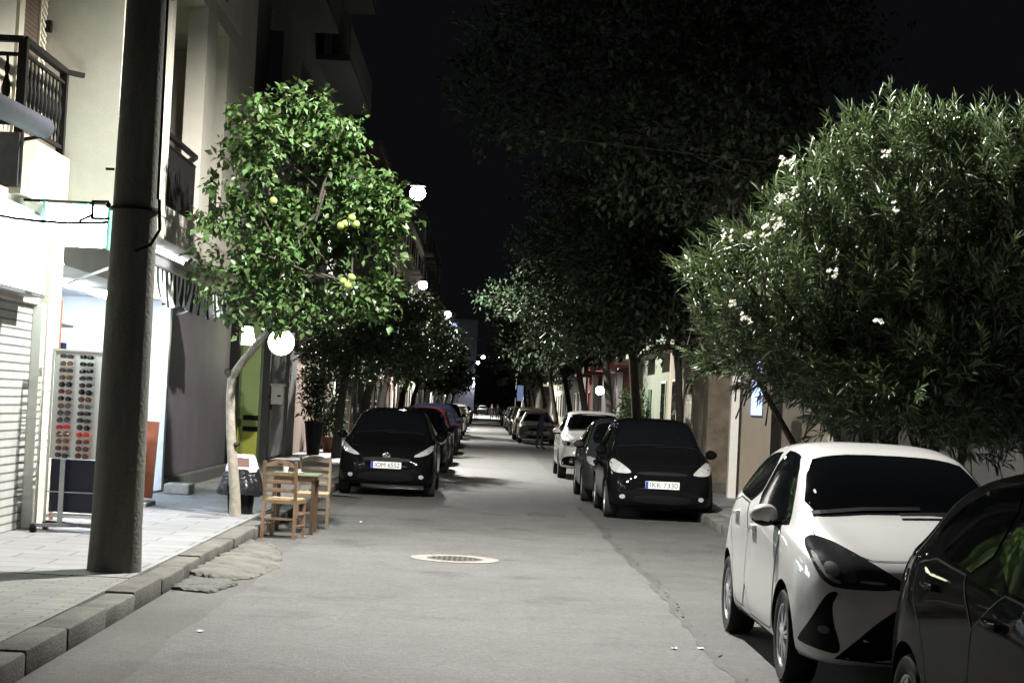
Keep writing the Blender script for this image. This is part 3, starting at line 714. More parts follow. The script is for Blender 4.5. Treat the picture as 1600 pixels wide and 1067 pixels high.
def make_chair(label, wood, loc, rz):
    t = empty('wooden_chair', loc, label, 'chair', 'chairs at the pavement table', rz)
    # local: front towards +y, back posts at y=-.18
    bk = MB()
    for s in (-1, 1):
        bk.bar((s*.185,-.185,.42),(s*.185,-.235,.88),.034,.03)
    for z, yy in ((.55,-.198),(.645,-.208),(.735,-.218)):
        bk.bbox(-.17,.17,yy-.008,yy+.008,z-.022,z+.022,.005)
    n = 14; pts = [(-.2+.4*i/n, .835+.062*math.sin(PI*i/n)) for i in range(n+1)]
    poly = [(x, z) for x, z in pts] + [(x, .81+.02*math.sin(PI*(x+.2)/.4)) for x, z in reversed(pts)]
    M4 = Matrix.Translation((0,-.222,0)) @ Matrix.Rotation(R(90), 4, 'X')
    bk.prism(poly, .02, M4); bko = bk.build('backrest', wood, t, world=False)
    h = MB(); h.bbox(-.03,.03,-.247,-.220,.848,.868,.006); h.build('grip_slot', mat('dark_slot', (.05,.03,.02), .8), bko, world=False)
    s_ = MB(); s_.bbox(-.195,.195,-.19,.19,.425,.455,.012); s_.build('seat', M_rush, t, world=False)
    f = MB()
    for a, c in (((-.19,-.185),(.19,-.185)),((-.19,.185),(.19,.185)),((-.19,-.185),(-.19,.185)),((.19,-.185),(.19,.185))): f.bar((*a,.415),(*c,.415),.026,.04)
    f.build('seat_frame', wood, t, world=False)
    for s in (-1, 1):
        for y in (-1, 1):
            l = MB(); l.bar((s*.19,y*.19-(.02 if y < 0 else 0),0),(s*.185,y*.185,.425),.034); l.build('leg', wood, t, world=False)
    st = MB()
    for s in (-1, 1):
        for z in (.14,.27): st.bar((s*.188,-.19,z),(s*.188,.185,z),.02)
    for z in (.2,): st.bar((-.188,.185,z),(.188,.185,z),.022); st.bar((-.188,-.195,z+.02),(.188,-.195,z+.02),.022)
    st.build('stretcher', wood, t, world=False)
    return t
make_chair('honey wood ladder-back chair with its back to the camera', M_wood, (-2.25, 20.9, .004), R(-10))
make_chair('duller wood chair on the far side of the small green table', M_wood2, (-2.07, 22.55, .004), R(183))
t = empty('cafe_table', (-2.2, 21.75, 0), 'small green-topped cafe table between the two wooden chairs', 'table')
b = MB(); b.bbox(-2.50,-1.92,21.45,22.03,.69,.715,.006); b.build('tabletop', M_green_table, t)
b = MB(); b.box(-2.45,-1.97,21.50,21.98,.63,.689); b.build('apron', M_wood, t)
for x in (-2.44,-1.98):
    for y in (21.51,21.97):
        b = MB(); b.bar((x,y,.0),(x,y,.64),.045); b.build('leg', mat('dark_wood', (.06,.035,.02), .5), t)
b = MB(); b.lathe([(.026,0),(.038,.11),(.035,.11),(.024,.006)], (-2.33,21.62,.716), 18, cap=False); b.lathe([(.0005,.004),(.0255,.004)], (-2.33,21.62,.716), 18, cap=False); tag(b.build('paper_cup', M_white_pl, smooth=40), 'white paper cup on the green table top', 'cup')
b = MB(); b.lathe([(.001,0),(.045,.004),(.06,.014),(.056,.016),(.04,.009),(.001,.007)], (-2.17,21.60,.716), 18, cap=False); b.lathe([(.02,.01),(.03,.05),(.027,.05),(.018,.014),(.001,.014)], (-2.17,21.60,.716), 16, cap=False); tag(b.build('coffee_cup', M_white_pl, smooth=40), 'white coffee cup and saucer on the green table beside the paper cup', 'cup')

# ------------------------------------------------------------------ cars
def pchip(pts):
    xs = np.array([p[0] for p in pts], float); ys = np.array([p[1] for p in pts], float)
    h = np.diff(xs); d = np.diff(ys)/h; m = np.zeros(len(xs))
    for i in range(1, len(xs)-1):
        if d[i-1]*d[i] > 0:
            w1 = 2*h[i]+h[i-1]; w2 = h[i]+2*h[i-1]; m[i] = (w1+w2)/(w1/d[i-1]+w2/d[i])
    m[0] = d[0]; m[-1] = d[-1]
    def f(x):
        i = int(np.clip(np.searchsorted(xs, x)-1, 0, len(h)-1)); t = (x-xs[i])/h[i]; t = min(1, max(0, t))
        return float((2*t**3-3*t**2+1)*ys[i]+(t**3-2*t**2+t)*h[i]*m[i]+(-2*t**3+3*t**2)*ys[i+1]+(t**3-t**2)*h[i]*m[i+1])
    return f
def bspline(cp, n):
    cp = [cp[0], cp[0]] + cp + [cp[-1], cp[-1]]; out = []; k = len(cp)-3
    for i in range(n):
        u = i/(n-1)*k; j = min(int(u), k-1); t = u-j
        b0 = (1-t)**3/6; b1 = (3*t**3-6*t**2+4)/6; b2 = (-3*t**3+3*t**2+3*t+1)/6; b3 = t**3/6
        out.append((b0*cp[j][0]+b1*cp[j+1][0]+b2*cp[j+2][0]+b3*cp[j+3][0], b0*cp[j][1]+b1*cp[j+1][1]+b2*cp[j+2][1]+b3*cp[j+3][1]))
    return out

SPEC = {}
SPEC['hatch'] = dict(L=3.95, W=.845, wheels=(.78,3.29), rw=.295,
  zt=[(0,.58),(.04,.70),(.12,.79),(.3,.87),(.6,.94),(.98,1.035),(1.04,1.06),(1.35,1.25),(1.72,1.43),(1.9,1.475),(2.3,1.51),(2.8,1.495),(3.3,1.44),(3.52,1.385),(3.6,1.33),(3.82,1.06),(3.9,.93),(3.95,.72)],
  zs=[(0,.55),(.06,.64),(.15,.72),(.35,.80),(.98,.91),(1.6,.95),(2.5,.99),(3.3,1.04),(3.6,1.05),(3.82,.98),(3.9,.86),(3.95,.66)],
  ws=[(0,.52),(.06,.60),(.2,.69),(.5,.76),(.98,.785),(2,.80),(3.2,.775),(3.6,.72),(3.85,.64),(3.95,.56)],
  wm=[(0,.55),(.05,.645),(.12,.715),(.25,.775),(.5,.828),(.8,.845),(1.5,.835),(2.6,.835),(3.3,.845),(3.6,.815),(3.8,.75),(3.9,.68),(3.95,.58)],
  wr=[(0,.40),(.2,.54),(.6,.62),(.98,.655),(1.35,.62),(1.75,.575),(2.3,.565),(3.0,.55),(3.5,.53),(3.85,.50),(3.95,.42)],
  zb=[(0,.36),(.05,.25),(.2,.20),(1.2,.185),(3.2,.19),(3.6,.22),(3.85,.30),(3.95,.42)],
  zm=.55)
SPEC['mpv'] = dict(L=3.9, W=.845, wheels=(.68,3.1), rw=.292,
  zt=[(0,.56),(.03,.68),(.1,.78),(.28,.88),(.6,.98),(.8,1.06),(.86,1.09),(1.2,1.30),(1.55,1.48),(1.75,1.53),(2.2,1.56),(2.9,1.55),(3.4,1.50),(3.6,1.44),(3.8,1.1),(3.87,.93),(3.9,.7)],
  zs=[(0,.53),(.06,.63),(.15,.72),(.35,.82),(.8,.93),(1.6,.96),(2.5,.99),(3.3,1.02),(3.65,1.02),(3.82,.95),(3.9,.66)],
  ws=[(0,.52),(.06,.60),(.2,.69),(.5,.765),(.98,.79),(2,.80),(3.2,.785),(3.6,.75),(3.8,.70),(3.9,.60)],
  wm=[(0,.56),(.05,.65),(.12,.72),(.25,.78),(.5,.83),(.8,.845),(1.5,.838),(2.6,.838),(3.3,.845),(3.6,.82),(3.8,.77),(3.9,.62)],
  wr=[(0,.40),(.2,.54),(.6,.63),(.85,.665),(1.2,.63),(1.6,.60),(2.2,.60),(3.0,.59),(3.5,.57),(3.8,.54),(3.9,.45)],
  zb=[(0,.34),(.05,.24),(.2,.20),(1.2,.185),(3.2,.19),(3.6,.22),(3.8,.28),(3.9,.4)], zm=.55)
SPEC['suv'] = dict(L=4.16, W=.885, wheels=(.82,3.42), rw=.335,
  zt=[(0,.62),(.03,.80),(.1,.92),(.3,1.0),(.7,1.06),(1.1,1.13),(1.16,1.15),(1.5,1.36),(1.85,1.54),(2.05,1.58),(2.5,1.62),(3.1,1.60),(3.6,1.54),(3.78,1.46),(4.0,1.15),(4.1,1.0),(4.16,.75)],
  zs=[(0,.58),(.05,.74),(.12,.84),(.35,.92),(1.0,1.0),(1.6,1.03),(2.5,1.06),(3.3,1.1),(3.8,1.1),(4.05,1.0),(4.16,.7)],
  ws=[(0,.56),(.06,.65),(.2,.74),(.5,.80),(1,.82),(2,.83),(3.2,.81),(3.8,.76),(4.05,.68),(4.16,.6)],
  wm=[(0,.60),(.05,.69),(.12,.76),(.25,.82),(.5,.87),(.8,.885),(1.5,.88),(2.6,.88),(3.4,.885),(3.8,.86),(4.05,.79),(4.16,.64)],
  wr=[(0,.42),(.2,.58),(.6,.67),(1.1,.69),(1.5,.65),(1.9,.62),(2.5,.61),(3.2,.59),(3.7,.57),(4.1,.52),(4.16,.46)],
  zb=[(0,.40),(.05,.29),(.2,.25),(1.2,.24),(3.4,.24),(3.8,.28),(4.05,.36),(4.16,.46)], zm=.62)
SPEC['sedan'] = dict(L=4.5, W=.87, wheels=(.88,3.5), rw=.31,
  zt=[(0,.58),(.04,.70),(.12,.79),(.3,.85),(.7,.92),(1.25,1.0),(1.32,1.02),(1.7,1.22),(2.1,1.40),(2.3,1.44),(2.7,1.46),(3.1,1.44),(3.5,1.34),(3.85,1.14),(3.95,1.08),(4.3,1.04),(4.42,.95),(4.5,.72)],
  zs=[(0,.55),(.06,.64),(.15,.72),(.35,.78),(1.2,.90),(1.8,.93),(2.8,.96),(3.6,.99),(4.2,.98),(4.4,.9),(4.5,.66)],
  ws=[(0,.54),(.06,.62),(.2,.71),(.5,.78),(1,.80),(2,.81),(3.2,.80),(3.9,.77),(4.3,.70),(4.5,.58)],
  wm=[(0,.58),(.05,.67),(.12,.74),(.25,.80),(.5,.85),(.8,.87),(1.5,.865),(2.8,.865),(3.6,.87),(4.1,.83),(4.35,.76),(4.5,.62)],
  wr=[(0,.42),(.2,.56),(.6,.66),(1.25,.70),(1.7,.62),(2.2,.56),(2.8,.55),(3.3,.56),(3.8,.60),(4.2,.60),(4.45,.54),(4.5,.46)],
  zb=[(0,.36),(.05,.25),(.2,.20),(1.2,.185),(3.4,.19),(4.0,.22),(4.35,.30),(4.5,.42)], zm=.55)

def body_verts(S, ny=90, ns=34):
    F = {k: pchip(S[k]) for k in ('zt','zs','ws','wm','wr','zb')}; L = S['L']; rings = []
    for i in range(ny):
        q = i/(ny-1); y = L*(.5-.5*math.cos(PI*q))*.35 + L*q*.65 if True else 0
        zt, zs, ws, wm, wr, zb = (F[k](y) for k in ('zt','zs','ws','wm','wr','zb'))
        zm = min(S['zm'], zb+(zs-zb)*.62); zs = max(zs, zm+.02)
        cab = max(0, min(1, (zt-zs-.12)/.25))
        zr = zt - .02 - .045*cab
        wb = wm-.07
        dz = zs-zm
        cp = [(0,zb),(wb*.6,zb),(wb,zb),(wm-.012,zb+.06),(wm,zm-.12 if zm-.12 > zb+.08 else (zm+zb)/2+.03),(wm,zm+dz*.2),(ws+(wm-ws)*.62,zm+dz*.72),(ws+.012,zs-.012),(ws,zs+.01)]
        # a crease at the shoulder, then the glass line up to the roof rail
        cp += [(ws+(wr-ws)*.3, zs+(zr-zs)*.3),(ws+(wr-ws)*.68, zs+(zr-zs)*.7+.01),(wr+.012,zr-.02),(wr-.05,zr+.025),(wr*.7,zt-.012),(wr*.35,zt),(0,zt)]
        rings.append([(x, y, z) for x, z in bspline(cp, ns)])
    return rings
def body_mesh(S, arches=True, ny=90, ns=34):
    rings = body_verts(S, ny, ns); bm = bmesh.new(); grid = []
    for rg in rings:
        row = [bm.verts.new(p) for p in rg]
        left = [row[0]] + [bm.verts.new((-p[0], p[1], p[2])) for p in rg[1:-1]] + [row[-1]]
        grid.append(row + left[::-1][1:-1])
    n = len(grid[0])
    for i in range(len(grid)-1):
        for k in range(n): bm.faces.new((grid[i][k], grid[i][(k+1)%n], grid[i+1][(k+1)%n], grid[i+1][k]))
    bm.faces.new(grid[0][::-1]); bm.faces.new(grid[-1])
    bmesh.ops.recalc_face_normals(bm, faces=bm.faces[:])
    return bm
def cut_arches(bm, S, paint):
    me = bpy.data.meshes.new('body'); bm.to_mesh(me); me.materials.append(paint); me.materials.append(M_black)
    cm = MB(); rw = S['rw']
    for y in S['wheels']:
        for s in (-1, 1):
            n = 36; ra = rw+.055
            ring = [(y+ra*math.cos(2*PI*k/n), rw+ra*math.sin(2*PI*k/n)) for k in range(n)]
            x0, x1 = sorted((s*.52, s*1.2))
            cm.add([(x0,p[0],p[1]) for p in ring]+[(x1,p[0],p[1]) for p in ring], [tuple(range(n)), tuple(range(2*n-1,n-1,-1))]+[(k,n+k,n+(k+1)%n,(k+1)%n) for k in range(n)])
    cutter = cm.build('cutter', [M_black], world=False)
    bo = bpy.data.objects.new('body', me); COL.objects.link(bo)
    md = bo.modifiers.new('b', 'BOOLEAN'); md.object = cutter; md.operation = 'DIFFERENCE'; md.solver = 'EXACT'
    md.material_mode = 'TRANSFER'
    dg = bpy.context.evaluated_depsgraph_get(); out = bpy.data.meshes.new_from_object(bo.evaluated_get(dg))
    bpy.data.objects.remove(bo); bpy.data.objects.remove(cutter)
    sharp(out, 38); return out
def chaikin(poly, it=2, r=.25):
    for _ in range(it):
        out = []
        for i in range(len(poly)):
            a, b = Vector(poly[i]), Vector(poly[(i+1)%len(poly)]); out += [a.lerp(b, r), a.lerp(b, 1-r)]
        poly = out
    return [tuple(p) for p in poly]
DIRS = {}
def project(bvh, poly, mode, off=.004, step=.06, round_=2, rim=.012, ang=0):
    """patch of the given outline laid over the body surface; mode s+/s- sides (y,z), f front (x,z), b rear, t top (x,y)"""
    if round_: poly = chaikin(poly, round_)
    bd = []
    for i in range(len(poly)):
        a, c = Vector(poly[i]), Vector(poly[(i+1)%len(poly)]); k = max(1, int((c-a).length/step))
        for j in range(k): bd.append(a.lerp(c, j/k))
    x0, x1 = min(p.x for p in bd), max(p.x for p in bd); y0, y1 = min(p.y for p in bd), max(p.y for p in bd)
    pts = list(bd); nx = max(1, int((x1-x0)/step)); ny = max(1, int((y1-y0)/step))
    for i in range(1, nx):
        for j in range(1, ny):
            p = Vector((x0+(x1-x0)*i/nx + .003*((j % 2)), y0+(y1-y0)*j/ny))
            if min((p-q).length for q in bd) > step*.45: pts.append(p)
    res = delaunay_2d_cdt(pts, [], [list(range(len(bd)))], 1, 1e-6)
    vs = []; nm = []; ca, sa = math.cos(ang), math.sin(ang)
    for v in res[0]:
        if mode == 's+': o = Vector((3, v.x, v.y)); d = Vector((-1,0,0))
        elif mode == 's-': o = Vector((-3, v.x, v.y)); d = Vector((1,0,0))
        elif mode == 'f': d = Vector((sa, ca, 0)); o = Vector((v.x*ca, -v.x*sa, v.y)) - d*4
        elif mode == 'b': d = Vector((sa, -ca, 0)); o = Vector((v.x, 9, v.y))
        elif mode == 't': o = Vector((v.x, v.y, 5)); d = Vector((0,0,-1))
        h, n, i, _ = bvh.ray_cast(o, d)
        if h is None:
            h, n, i, _ = bvh.find_nearest(o + d*(3 if mode[0] == 's' else 4))
        if n.dot(d) > 0: n = -n
        vs.append(h + n*off); nm.append(n)
    fs = [list(f) for f in res[2]]
    # orient
    f0 = fs[0]; nn = (vs[f0[1]]-vs[f0[0]]).cross(vs[f0[2]]-vs[f0[0]])
    if nn.dot(nm[f0[0]]) < 0: fs = [f[::-1] for f in fs]
    # rim
    ed = {}
    for f in fs:
        for a, c in zip(f, f[1:]+f[:1]): ed[(a, c)] = 1
    k0 = len(vs); mp = {}
    for (a, c) in list(ed):
        if (c, a) not in ed:
            for q in (a, c):
                if q not in mp: mp[q] = len(vs); vs.append(vs[q] - nm[q]*(off+rim))
            fs.append([c, a, mp[a], mp[c]])
    return vs, fs
def ribbon(bvh, pts, mode, w=.006, off=.0025, step=.05):
    P = []
    for a, c in zip(pts, pts[1:]):
        a, c = Vector(a), Vector(c); k = max(1, int((c-a).length/step))
        P += [a.lerp(c, j/k) for j in range(k)]
    P.append(Vector(pts[-1])); vs = []; fs = []
    for i, p in enumerate(P):
        t = (P[min(i+1,len(P)-1)]-P[max(i-1,0)]).normalized(); nn = Vector((-t.y, t.x))*w/2
        for q in (p+nn, p-nn):
            if mode == 's+': o = Vector((3, q.x, q.y)); d = Vector((-1,0,0))
            elif mode == 's-': o = Vector((-3, q.x, q.y)); d = Vector((1,0,0))
            elif mode == 'f': o = Vector((q.x, -3, q.y)); d = Vector((0,1,0))
            elif mode == 't': o = Vector((q.x, q.y, 5)); d = Vector((0,0,-1))
            else: o = Vector((q.x, 9, q.y)); d = Vector((0,-1,0))
            h, n, *_ = bvh.ray_cast(o, d)
            if h is None: h, n, *_ = bvh.find_nearest(o+d*3)
            if n.dot(d) > 0: n = -n
            vs.append(h+n*off)
    for i in range(len(P)-1): fs.append([2*i, 2*i+1, 2*i+3, 2*i+2])
    return vs, fs
def mirror(poly): return [(-x, z) for x, z in poly][::-1]

def wheel(parent, y, s, W, rw, style, rimmat):
    xo = s*(W-.015); b = MB(); w = .195; hw = w/2
    prof = [(rw*.66,-hw*.9),(rw*.72,-hw),(rw*.93,-hw),(rw*.985,-hw*.82),(rw,-hw*.5),(rw,hw*.5),(rw*.985,hw*.82),(rw*.93,hw),(rw*.72,hw),(rw*.66,hw*.9)]
    cx = xo - s*hw
    b.lathe(prof, (cx,y,rw), 40, axis='x', cap=False)
    wo = b.build('wheel', M_tyre, parent, smooth=40, world=False)
    r = MB(); f = xo - s*.012
    r.cur = 1; r.lathe([(rw*.66, 0),(.001, 0)], (f-s*.055,y,rw), 30, axis='x', cap=False)
    r.cur = 0
    r.lathe([(rw*.60,-.05),(rw*.63,.0),(rw*.69,.006),(rw*.69,-.05)], (f,y,rw), 40, axis='x', cap=False) if s > 0 else r.lathe([(rw*.60,.05),(rw*.63,.0),(rw*.69,-.006),(rw*.69,.05)], (f,y,rw), 40, axis='x', cap=False)
    n = {'five':5,'ten':7,'cover':7}[style]
    for k in range(n):
        a = 2*PI*k/n+.3
        for da in ((-.16,.16) if style != 'ten' else (-.11,.11)):
            p0 = (f-s*.004, y+rw*.12*math.cos(a+da*2.2), rw+rw*.12*math.sin(a+da*2.2)); p1 = (f-s*.012, y+rw*.63*math.cos(a+da), rw+rw*.63*math.sin(a+da))
            r.bar(p0, p1,   .019 if style == 'ten' else .03, .016, up=(1,0,0))
    r.lathe([(rw*.19,-s*.02),(rw*.19,0),(rw*.15,s*.006),(.001,s*.008)], (f,y,rw), 20, axis='x', cap=False)
    r.build('rim', [rimmat, M_black], wo, smooth=40, world=False)

def offset_part(name, vs_fs, m, parent, smooth=50):
    b = MB(); b.add(*vs_fs); me = bpy.data.meshes.new(name); me.from_pydata([tuple(v) for v in b.v], [], b.f); me.materials.append(m); sharp(me, smooth)
    return link_mesh(name, me, parent)

def make_car(kind, paint, loc, label, group, plate=None, rz=0, D=None, detail=True, emblem=True):
    S = SPEC[kind]; D = D or {}; L = S['L']; W = S['W']; rw = S['rw']
    t = empty('parked_car', loc, label, 'car', group, rz)
    bm = body_mesh(S, ny=100 if detail else 60, ns=40 if detail else 28); bvh = BVHTree.FromBMesh(bm)
    body = link_mesh('body', cut_arches(bm, S, paint), t); bm.free()
    Fz = {k: pchip(S[k]) for k in ('zt','zs','wr','ws')}
    st = .05 if detail else .09
    lowk = {'hatch':0,'mpv':1,'suv':2,'sedan':3}[kind]
    # windscreen: between cowl and roof front
    yc, yt = {'hatch':(1.06,1.74),'mpv':(.90,1.60),'suv':(1.18,1.90),'sedan':(1.35,2.13)}[kind]
    z0, z1 = Fz['zt'](yc)+.012, Fz['zt'](yt)-.005
    w0, w1 = Fz['wr'](yc)+.012, Fz['wr'](yt)-.035
    zedge = z0-.045
    poly = [(-w0,zedge),(-w0*.5,z0-.012),(0,z0),(w0*.5,z0-.012),(w0,zedge),(w1,z1-.055),(w1*.75,z1-.018),(w1*.4,z1),(-w1*.4,z1),(-w1*.75,z1-.018),(-w1,z1-.055)]
    ws_ = offset_part('windscreen', project(bvh, poly, 'f', .004, st, 1), M_darkglass, t)
    if detail:
        b = MB(); b.add(*ribbon(bvh, [(-w0+.05, zedge+.012),(-w0*.4,z0+.004),(.1,z0+.02)], 'f', .02, .012)); b.add(*ribbon(bvh, [(-.05,zedge+.022),(w0*.55,z0-.002),(w0-.08,zedge+.02)], 'f', .02, .014)); b.build('wiper', M_black, ws_, world=False)
    # rear window
    yr0, yr1 = {'hatch':(3.80,3.54),'mpv':(3.78,3.58),'suv':(3.98,3.76),'sedan':(3.84,3.40)}[kind]
    z0r, z1r = Fz['zt'](yr0)+.01, Fz['zt'](yr1)-.02
    w0r, w1r = Fz['wr'](yr0)+.05, Fz['wr'](yr1)-.02
    offset_part('rear_window', project(bvh, [(-w0r,z0r),(w0r,z0r),(w1r,z1r-.03),(w1r*.6,z1r),(-w1r*.6,z1r),(-w1r,z1r-.03)], 'b', .004, st, 1), M_darkglass, t)
    # side windows
    SW = D.get('windows') or {
      'hatch': [[(1.10,.955),(1.18,1.01),(1.42,1.16),(1.80,1.39),(1.98,1.42),(2.32,1.43),(2.34,1.005),(1.7,.97)],[(2.40,1.035),(2.38,1.415),(2.8,1.40),(3.12,1.35),(3.34,1.24),(3.36,1.10),(3.2,1.075)]],
      'mpv': [[(1.02,1.0),(1.25,1.16),(1.62,1.43),(1.85,1.455),(2.15,1.46),(2.17,1.02)],[(2.23,1.025),(2.21,1.46),(2.7,1.455),(2.98,1.43),(3.02,1.05)],[(3.08,1.06),(3.04,1.42),(3.3,1.38),(3.48,1.15),(3.46,1.07)]],
      'suv': [[(1.36,1.07),(1.6,1.24),(1.95,1.47),(2.15,1.505),(2.5,1.52),(2.52,1.1)],[(2.58,1.105),(2.56,1.52),(3.0,1.51),(3.3,1.47),(3.62,1.32),(3.66,1.17),(3.4,1.13)]],
      'sedan': [[(1.55,.97),(1.85,1.16),(2.2,1.34),(2.4,1.365),(2.68,1.37),(2.70,1.0)],[(2.76,1.005),(2.74,1.37),(3.1,1.35),(3.4,1.25),(3.66,1.08),(3.6,1.03)]]}[kind]
    DR = D.get('doors') or {
      'hatch': [[(1.12,.32),(1.10,.80),(1.18,.965),(2.37,1.015),(2.37,.28),(1.3,.27)],[(2.37,.28),(2.37,1.015),(3.3,1.065),(3.28,.86),(3.05,.72),(2.92,.5),(2.9,.30)]],
      'mpv': [[(1.02,.32),(.95,.80),(1.0,.98),(2.2,1.01),(2.2,.28),(1.2,.27)],[(2.2,.28),(2.2,1.01),(3.05,1.04),(3.02,.8),(2.82,.70),(2.7,.5),(2.68,.30)]],
      'suv': [[(1.25,.40),(1.22,.9),(1.32,1.05),(2.55,1.085),(2.55,.36),(1.4,.35)],[(2.55,.36),(2.55,1.085),(3.5,1.13),(3.46,.94),(3.2,.84),(3.06,.6),(3.02,.38)]],
      'sedan': [[(1.4,.32),(1.38,.80),(1.5,.95),(2.73,.985),(2.73,.28),(1.5,.27)],[(2.73,.28),(2.73,.985),(3.6,1.02),(3.5,.86),(3.25,.75),(3.12,.5),(3.08,.30)]]}[kind]
    for md, s in (('s+',1),('s-',-1)):
        for i, pw in enumerate(SW):
            if detail:
                cxy = (sum(p[0] for p in pw)/len(pw), sum(p[1] for p in pw)/len(pw))
                big = [(cxy[0]+(p[0]-cxy[0])*1.07+.0, cxy[1]+(p[1]-cxy[1])*1.09) for p in pw]
            wn = offset_part('side_window', project(bvh, pw, md, .005, st, 1), M_darkglass, t)
        for i, pd in enumerate(DR):
            b = MB(); b.add(*project(bvh, pd, md, .003, .055 if detail else .1, 1, .003)); 
            dr = offset_part('door', (b.v, b.f), paint, t)
            if detail:
                b = MB(); 
                cl = chaikin(pd, 1); b.add(*ribbon(bvh, cl+[cl[0]], md, .009, .0045)); b.build('seam', M_black, dr, world=False)
            hy = max(p[0] for p in pd if p[1] > .7)-.26 if i == 0 else max(p[0] for p in pd if p[1] > .95)-.30
            hz = Fz['zs'](hy)-.085
            h, n, *_ = bvh.ray_cast(Vector((s*3,hy,hz)), Vector((-s,0,0)))
            if h is not None:
                b = MB(); x = h.x; b.bbox(min(x-s*.01,x+s*.036), max(x-s*.01,x+s*.036), hy-.10, hy+.09, hz-.016, hz+.016, .009); b.build('handle', paint if not D.get('black_handles') else M_black, dr, smooth=40, world=False)
        # mirror
        my = yc+.30; mz = Fz['zs'](my)+.075; mx = Fz['ws'](my)
        b = MB(); bmx = bmesh.new(); bmesh.ops.create_icosphere(bmx, subdivisions=3, radius=1)
        for v in bmx.verts:
            v.co = Vector((s*(mx+.085)+v.co.x*.095, my+v.co.y*(.085 if v.co.y < 0 else .03), mz+v.co.z*.075*(1-.15*v.co.x*s)))
        b.frombm(bmx); bmx.free()
        mo = b.build('mirror', D.get('mirror_mat', paint), t, smooth=50, world=False)
        mo.data.materials.append(M_black)
        for p_ in mo.data.polygons: p_.material_index = 1 if p_.center.z < mz-.018+.25*(p_.center.y-my) else 0
        b = MB(); b.bar((s*(mx-.03),my+.02,mz-.055),(s*(mx+.07),my+.01,mz-.045),.05,.035); b.build('mirror_arm', M_black, mo, world=False)
        b = MB(); b.lathe([(.0,.034),(.06,.033),(.065,.026)], (0,0,0), 16, axis='y', cap=False)
        b.v = [(s*(mx+.085)+v[0]*1.25, my+v[1], mz+v[2]*.92) for v in b.v]; b.build('mirror_glass', M_chrome, mo, world=False)
    # lamps, grille, intake
    hl = D.get('headlight') or {'hatch':[(.47,.66),(.50,.74),(.66,.80),(.78,.83),(.76,.70),(.62,.65)],'mpv':[(.45,.73),(.53,.71),(.68,.71),(.76,.74),(.79,.84),(.74,.93),(.62,.86)],'suv':[(.50,.76),(.53,.84),(.70,.90),(.82,.92),(.82,.80),(.66,.76)],'sedan':[(.42,.66),(.48,.73),(.66,.80),(.80,.84),(.79,.72),(.62,.65)]}[kind]
    hm = D.get('headlight_mat', M_lampglass); ang = D.get('hl_ang', 0)
    for s in (1, -1):
        pl_ = hl if s > 0 else mirror(hl)
        ho = offset_part('headlight', project(bvh, pl_, 'f', .005, .035, 2, ang=-s*ang), hm, t)
        for sp in D.get('strips', ()):
            offset_part('lamp_strip', project(bvh, sp if s > 0 else mirror(sp), 'f', .0085, .03, 1, .006), M_chrome if D.get('headlight_mat') is None else M_lampglass, ho)
        if detail:
            cx = sum(p[0] for p in hl)/len(hl); cz = sum(p[1] for p in hl)/len(hl)
            for (dx, dz, rr_) in D.get('reflectors', ((.0,0,.045),(.09,.02,.035))):
                ring = [(s*(cx+dx)+rr_*math.cos(2*PI*k/16), cz+dz+rr_*math.sin(2*PI*k/16)) for k in range(16)]
                offset_part('reflector', project(bvh, ring, 'f', .008, .02, 0, .006, ang=-s*ang), M_chrome, ho)
    for nm, poly, m in D.get('front', {'hatch':[('grille',[(-.42,.60),(.42,.60),(.40,.67),(-.40,.67)],M_black),('intake',[(-.48,.27),(.48,.27),(.44,.42),(-.44,.42)],M_black)],
        'mpv':[('grille',[(-.40,.70),(.40,.70),(.36,.75),(-.36,.75)],M_black),('intake',[(-.46,.27),(.46,.27),(.42,.40),(-.42,.40)],M_black)],
        'suv':[('grille',[(-.46,.68),(.46,.68),(.44,.80),(-.44,.80)],M_black),('lower_bumper',[(-.80,.30),(.80,.30),(.82,.44),(.76,.52),(.58,.56),(-.58,.56),(-.76,.52),(-.82,.44)],M_black)],
        'sedan':[('grille',[(-.40,.58),(.40,.58),(.42,.70),(-.42,.70)],M_black),('intake',[(-.5,.27),(.5,.27),(.46,.40),(-.46,.40)],M_black)]}[kind]):
        offset_part(nm, project(bvh, poly, 'f', .005, .05, 1), m, t)
    for s in (1, -1):
        fx, fz, fr = D.get('fog', (.60,.36 if kind != 'suv' else .42,.042))
        offset_part('fog_lamp', project(bvh, [(s*fx+fr*math.cos(2*PI*k/14), fz+fr*.8*math.sin(2*PI*k/14)) for k in range(14)], 'f', .006, .03, 0), M_lampglass if not D.get('dark_fog') else M_smoke, t)
        tl = D.get('taillight') or [(.52,.86),(.54,.98),(.66,1.04),(.74,.98),(.76,.82),(.66,.80)]
        tl = tl if s > 0 else mirror(tl)
        offset_part('tail_light', project(bvh, tl, 'b', .006, .04, 2), M_redlamp, t)
        if 'side_taillight' in D:
            offset_part('tail_light', project(bvh, D['side_taillight'], 's+' if s > 0 else 's-', .007, .03, 2), M_redlamp, t)
        if detail and 'fogframe' in D:
            ff = D['fogframe'] if s > 0 else mirror(D['fogframe'])
            offset_part('fog_recess', project(bvh, ff, 'f', .004, .04, 1), M_black, t)
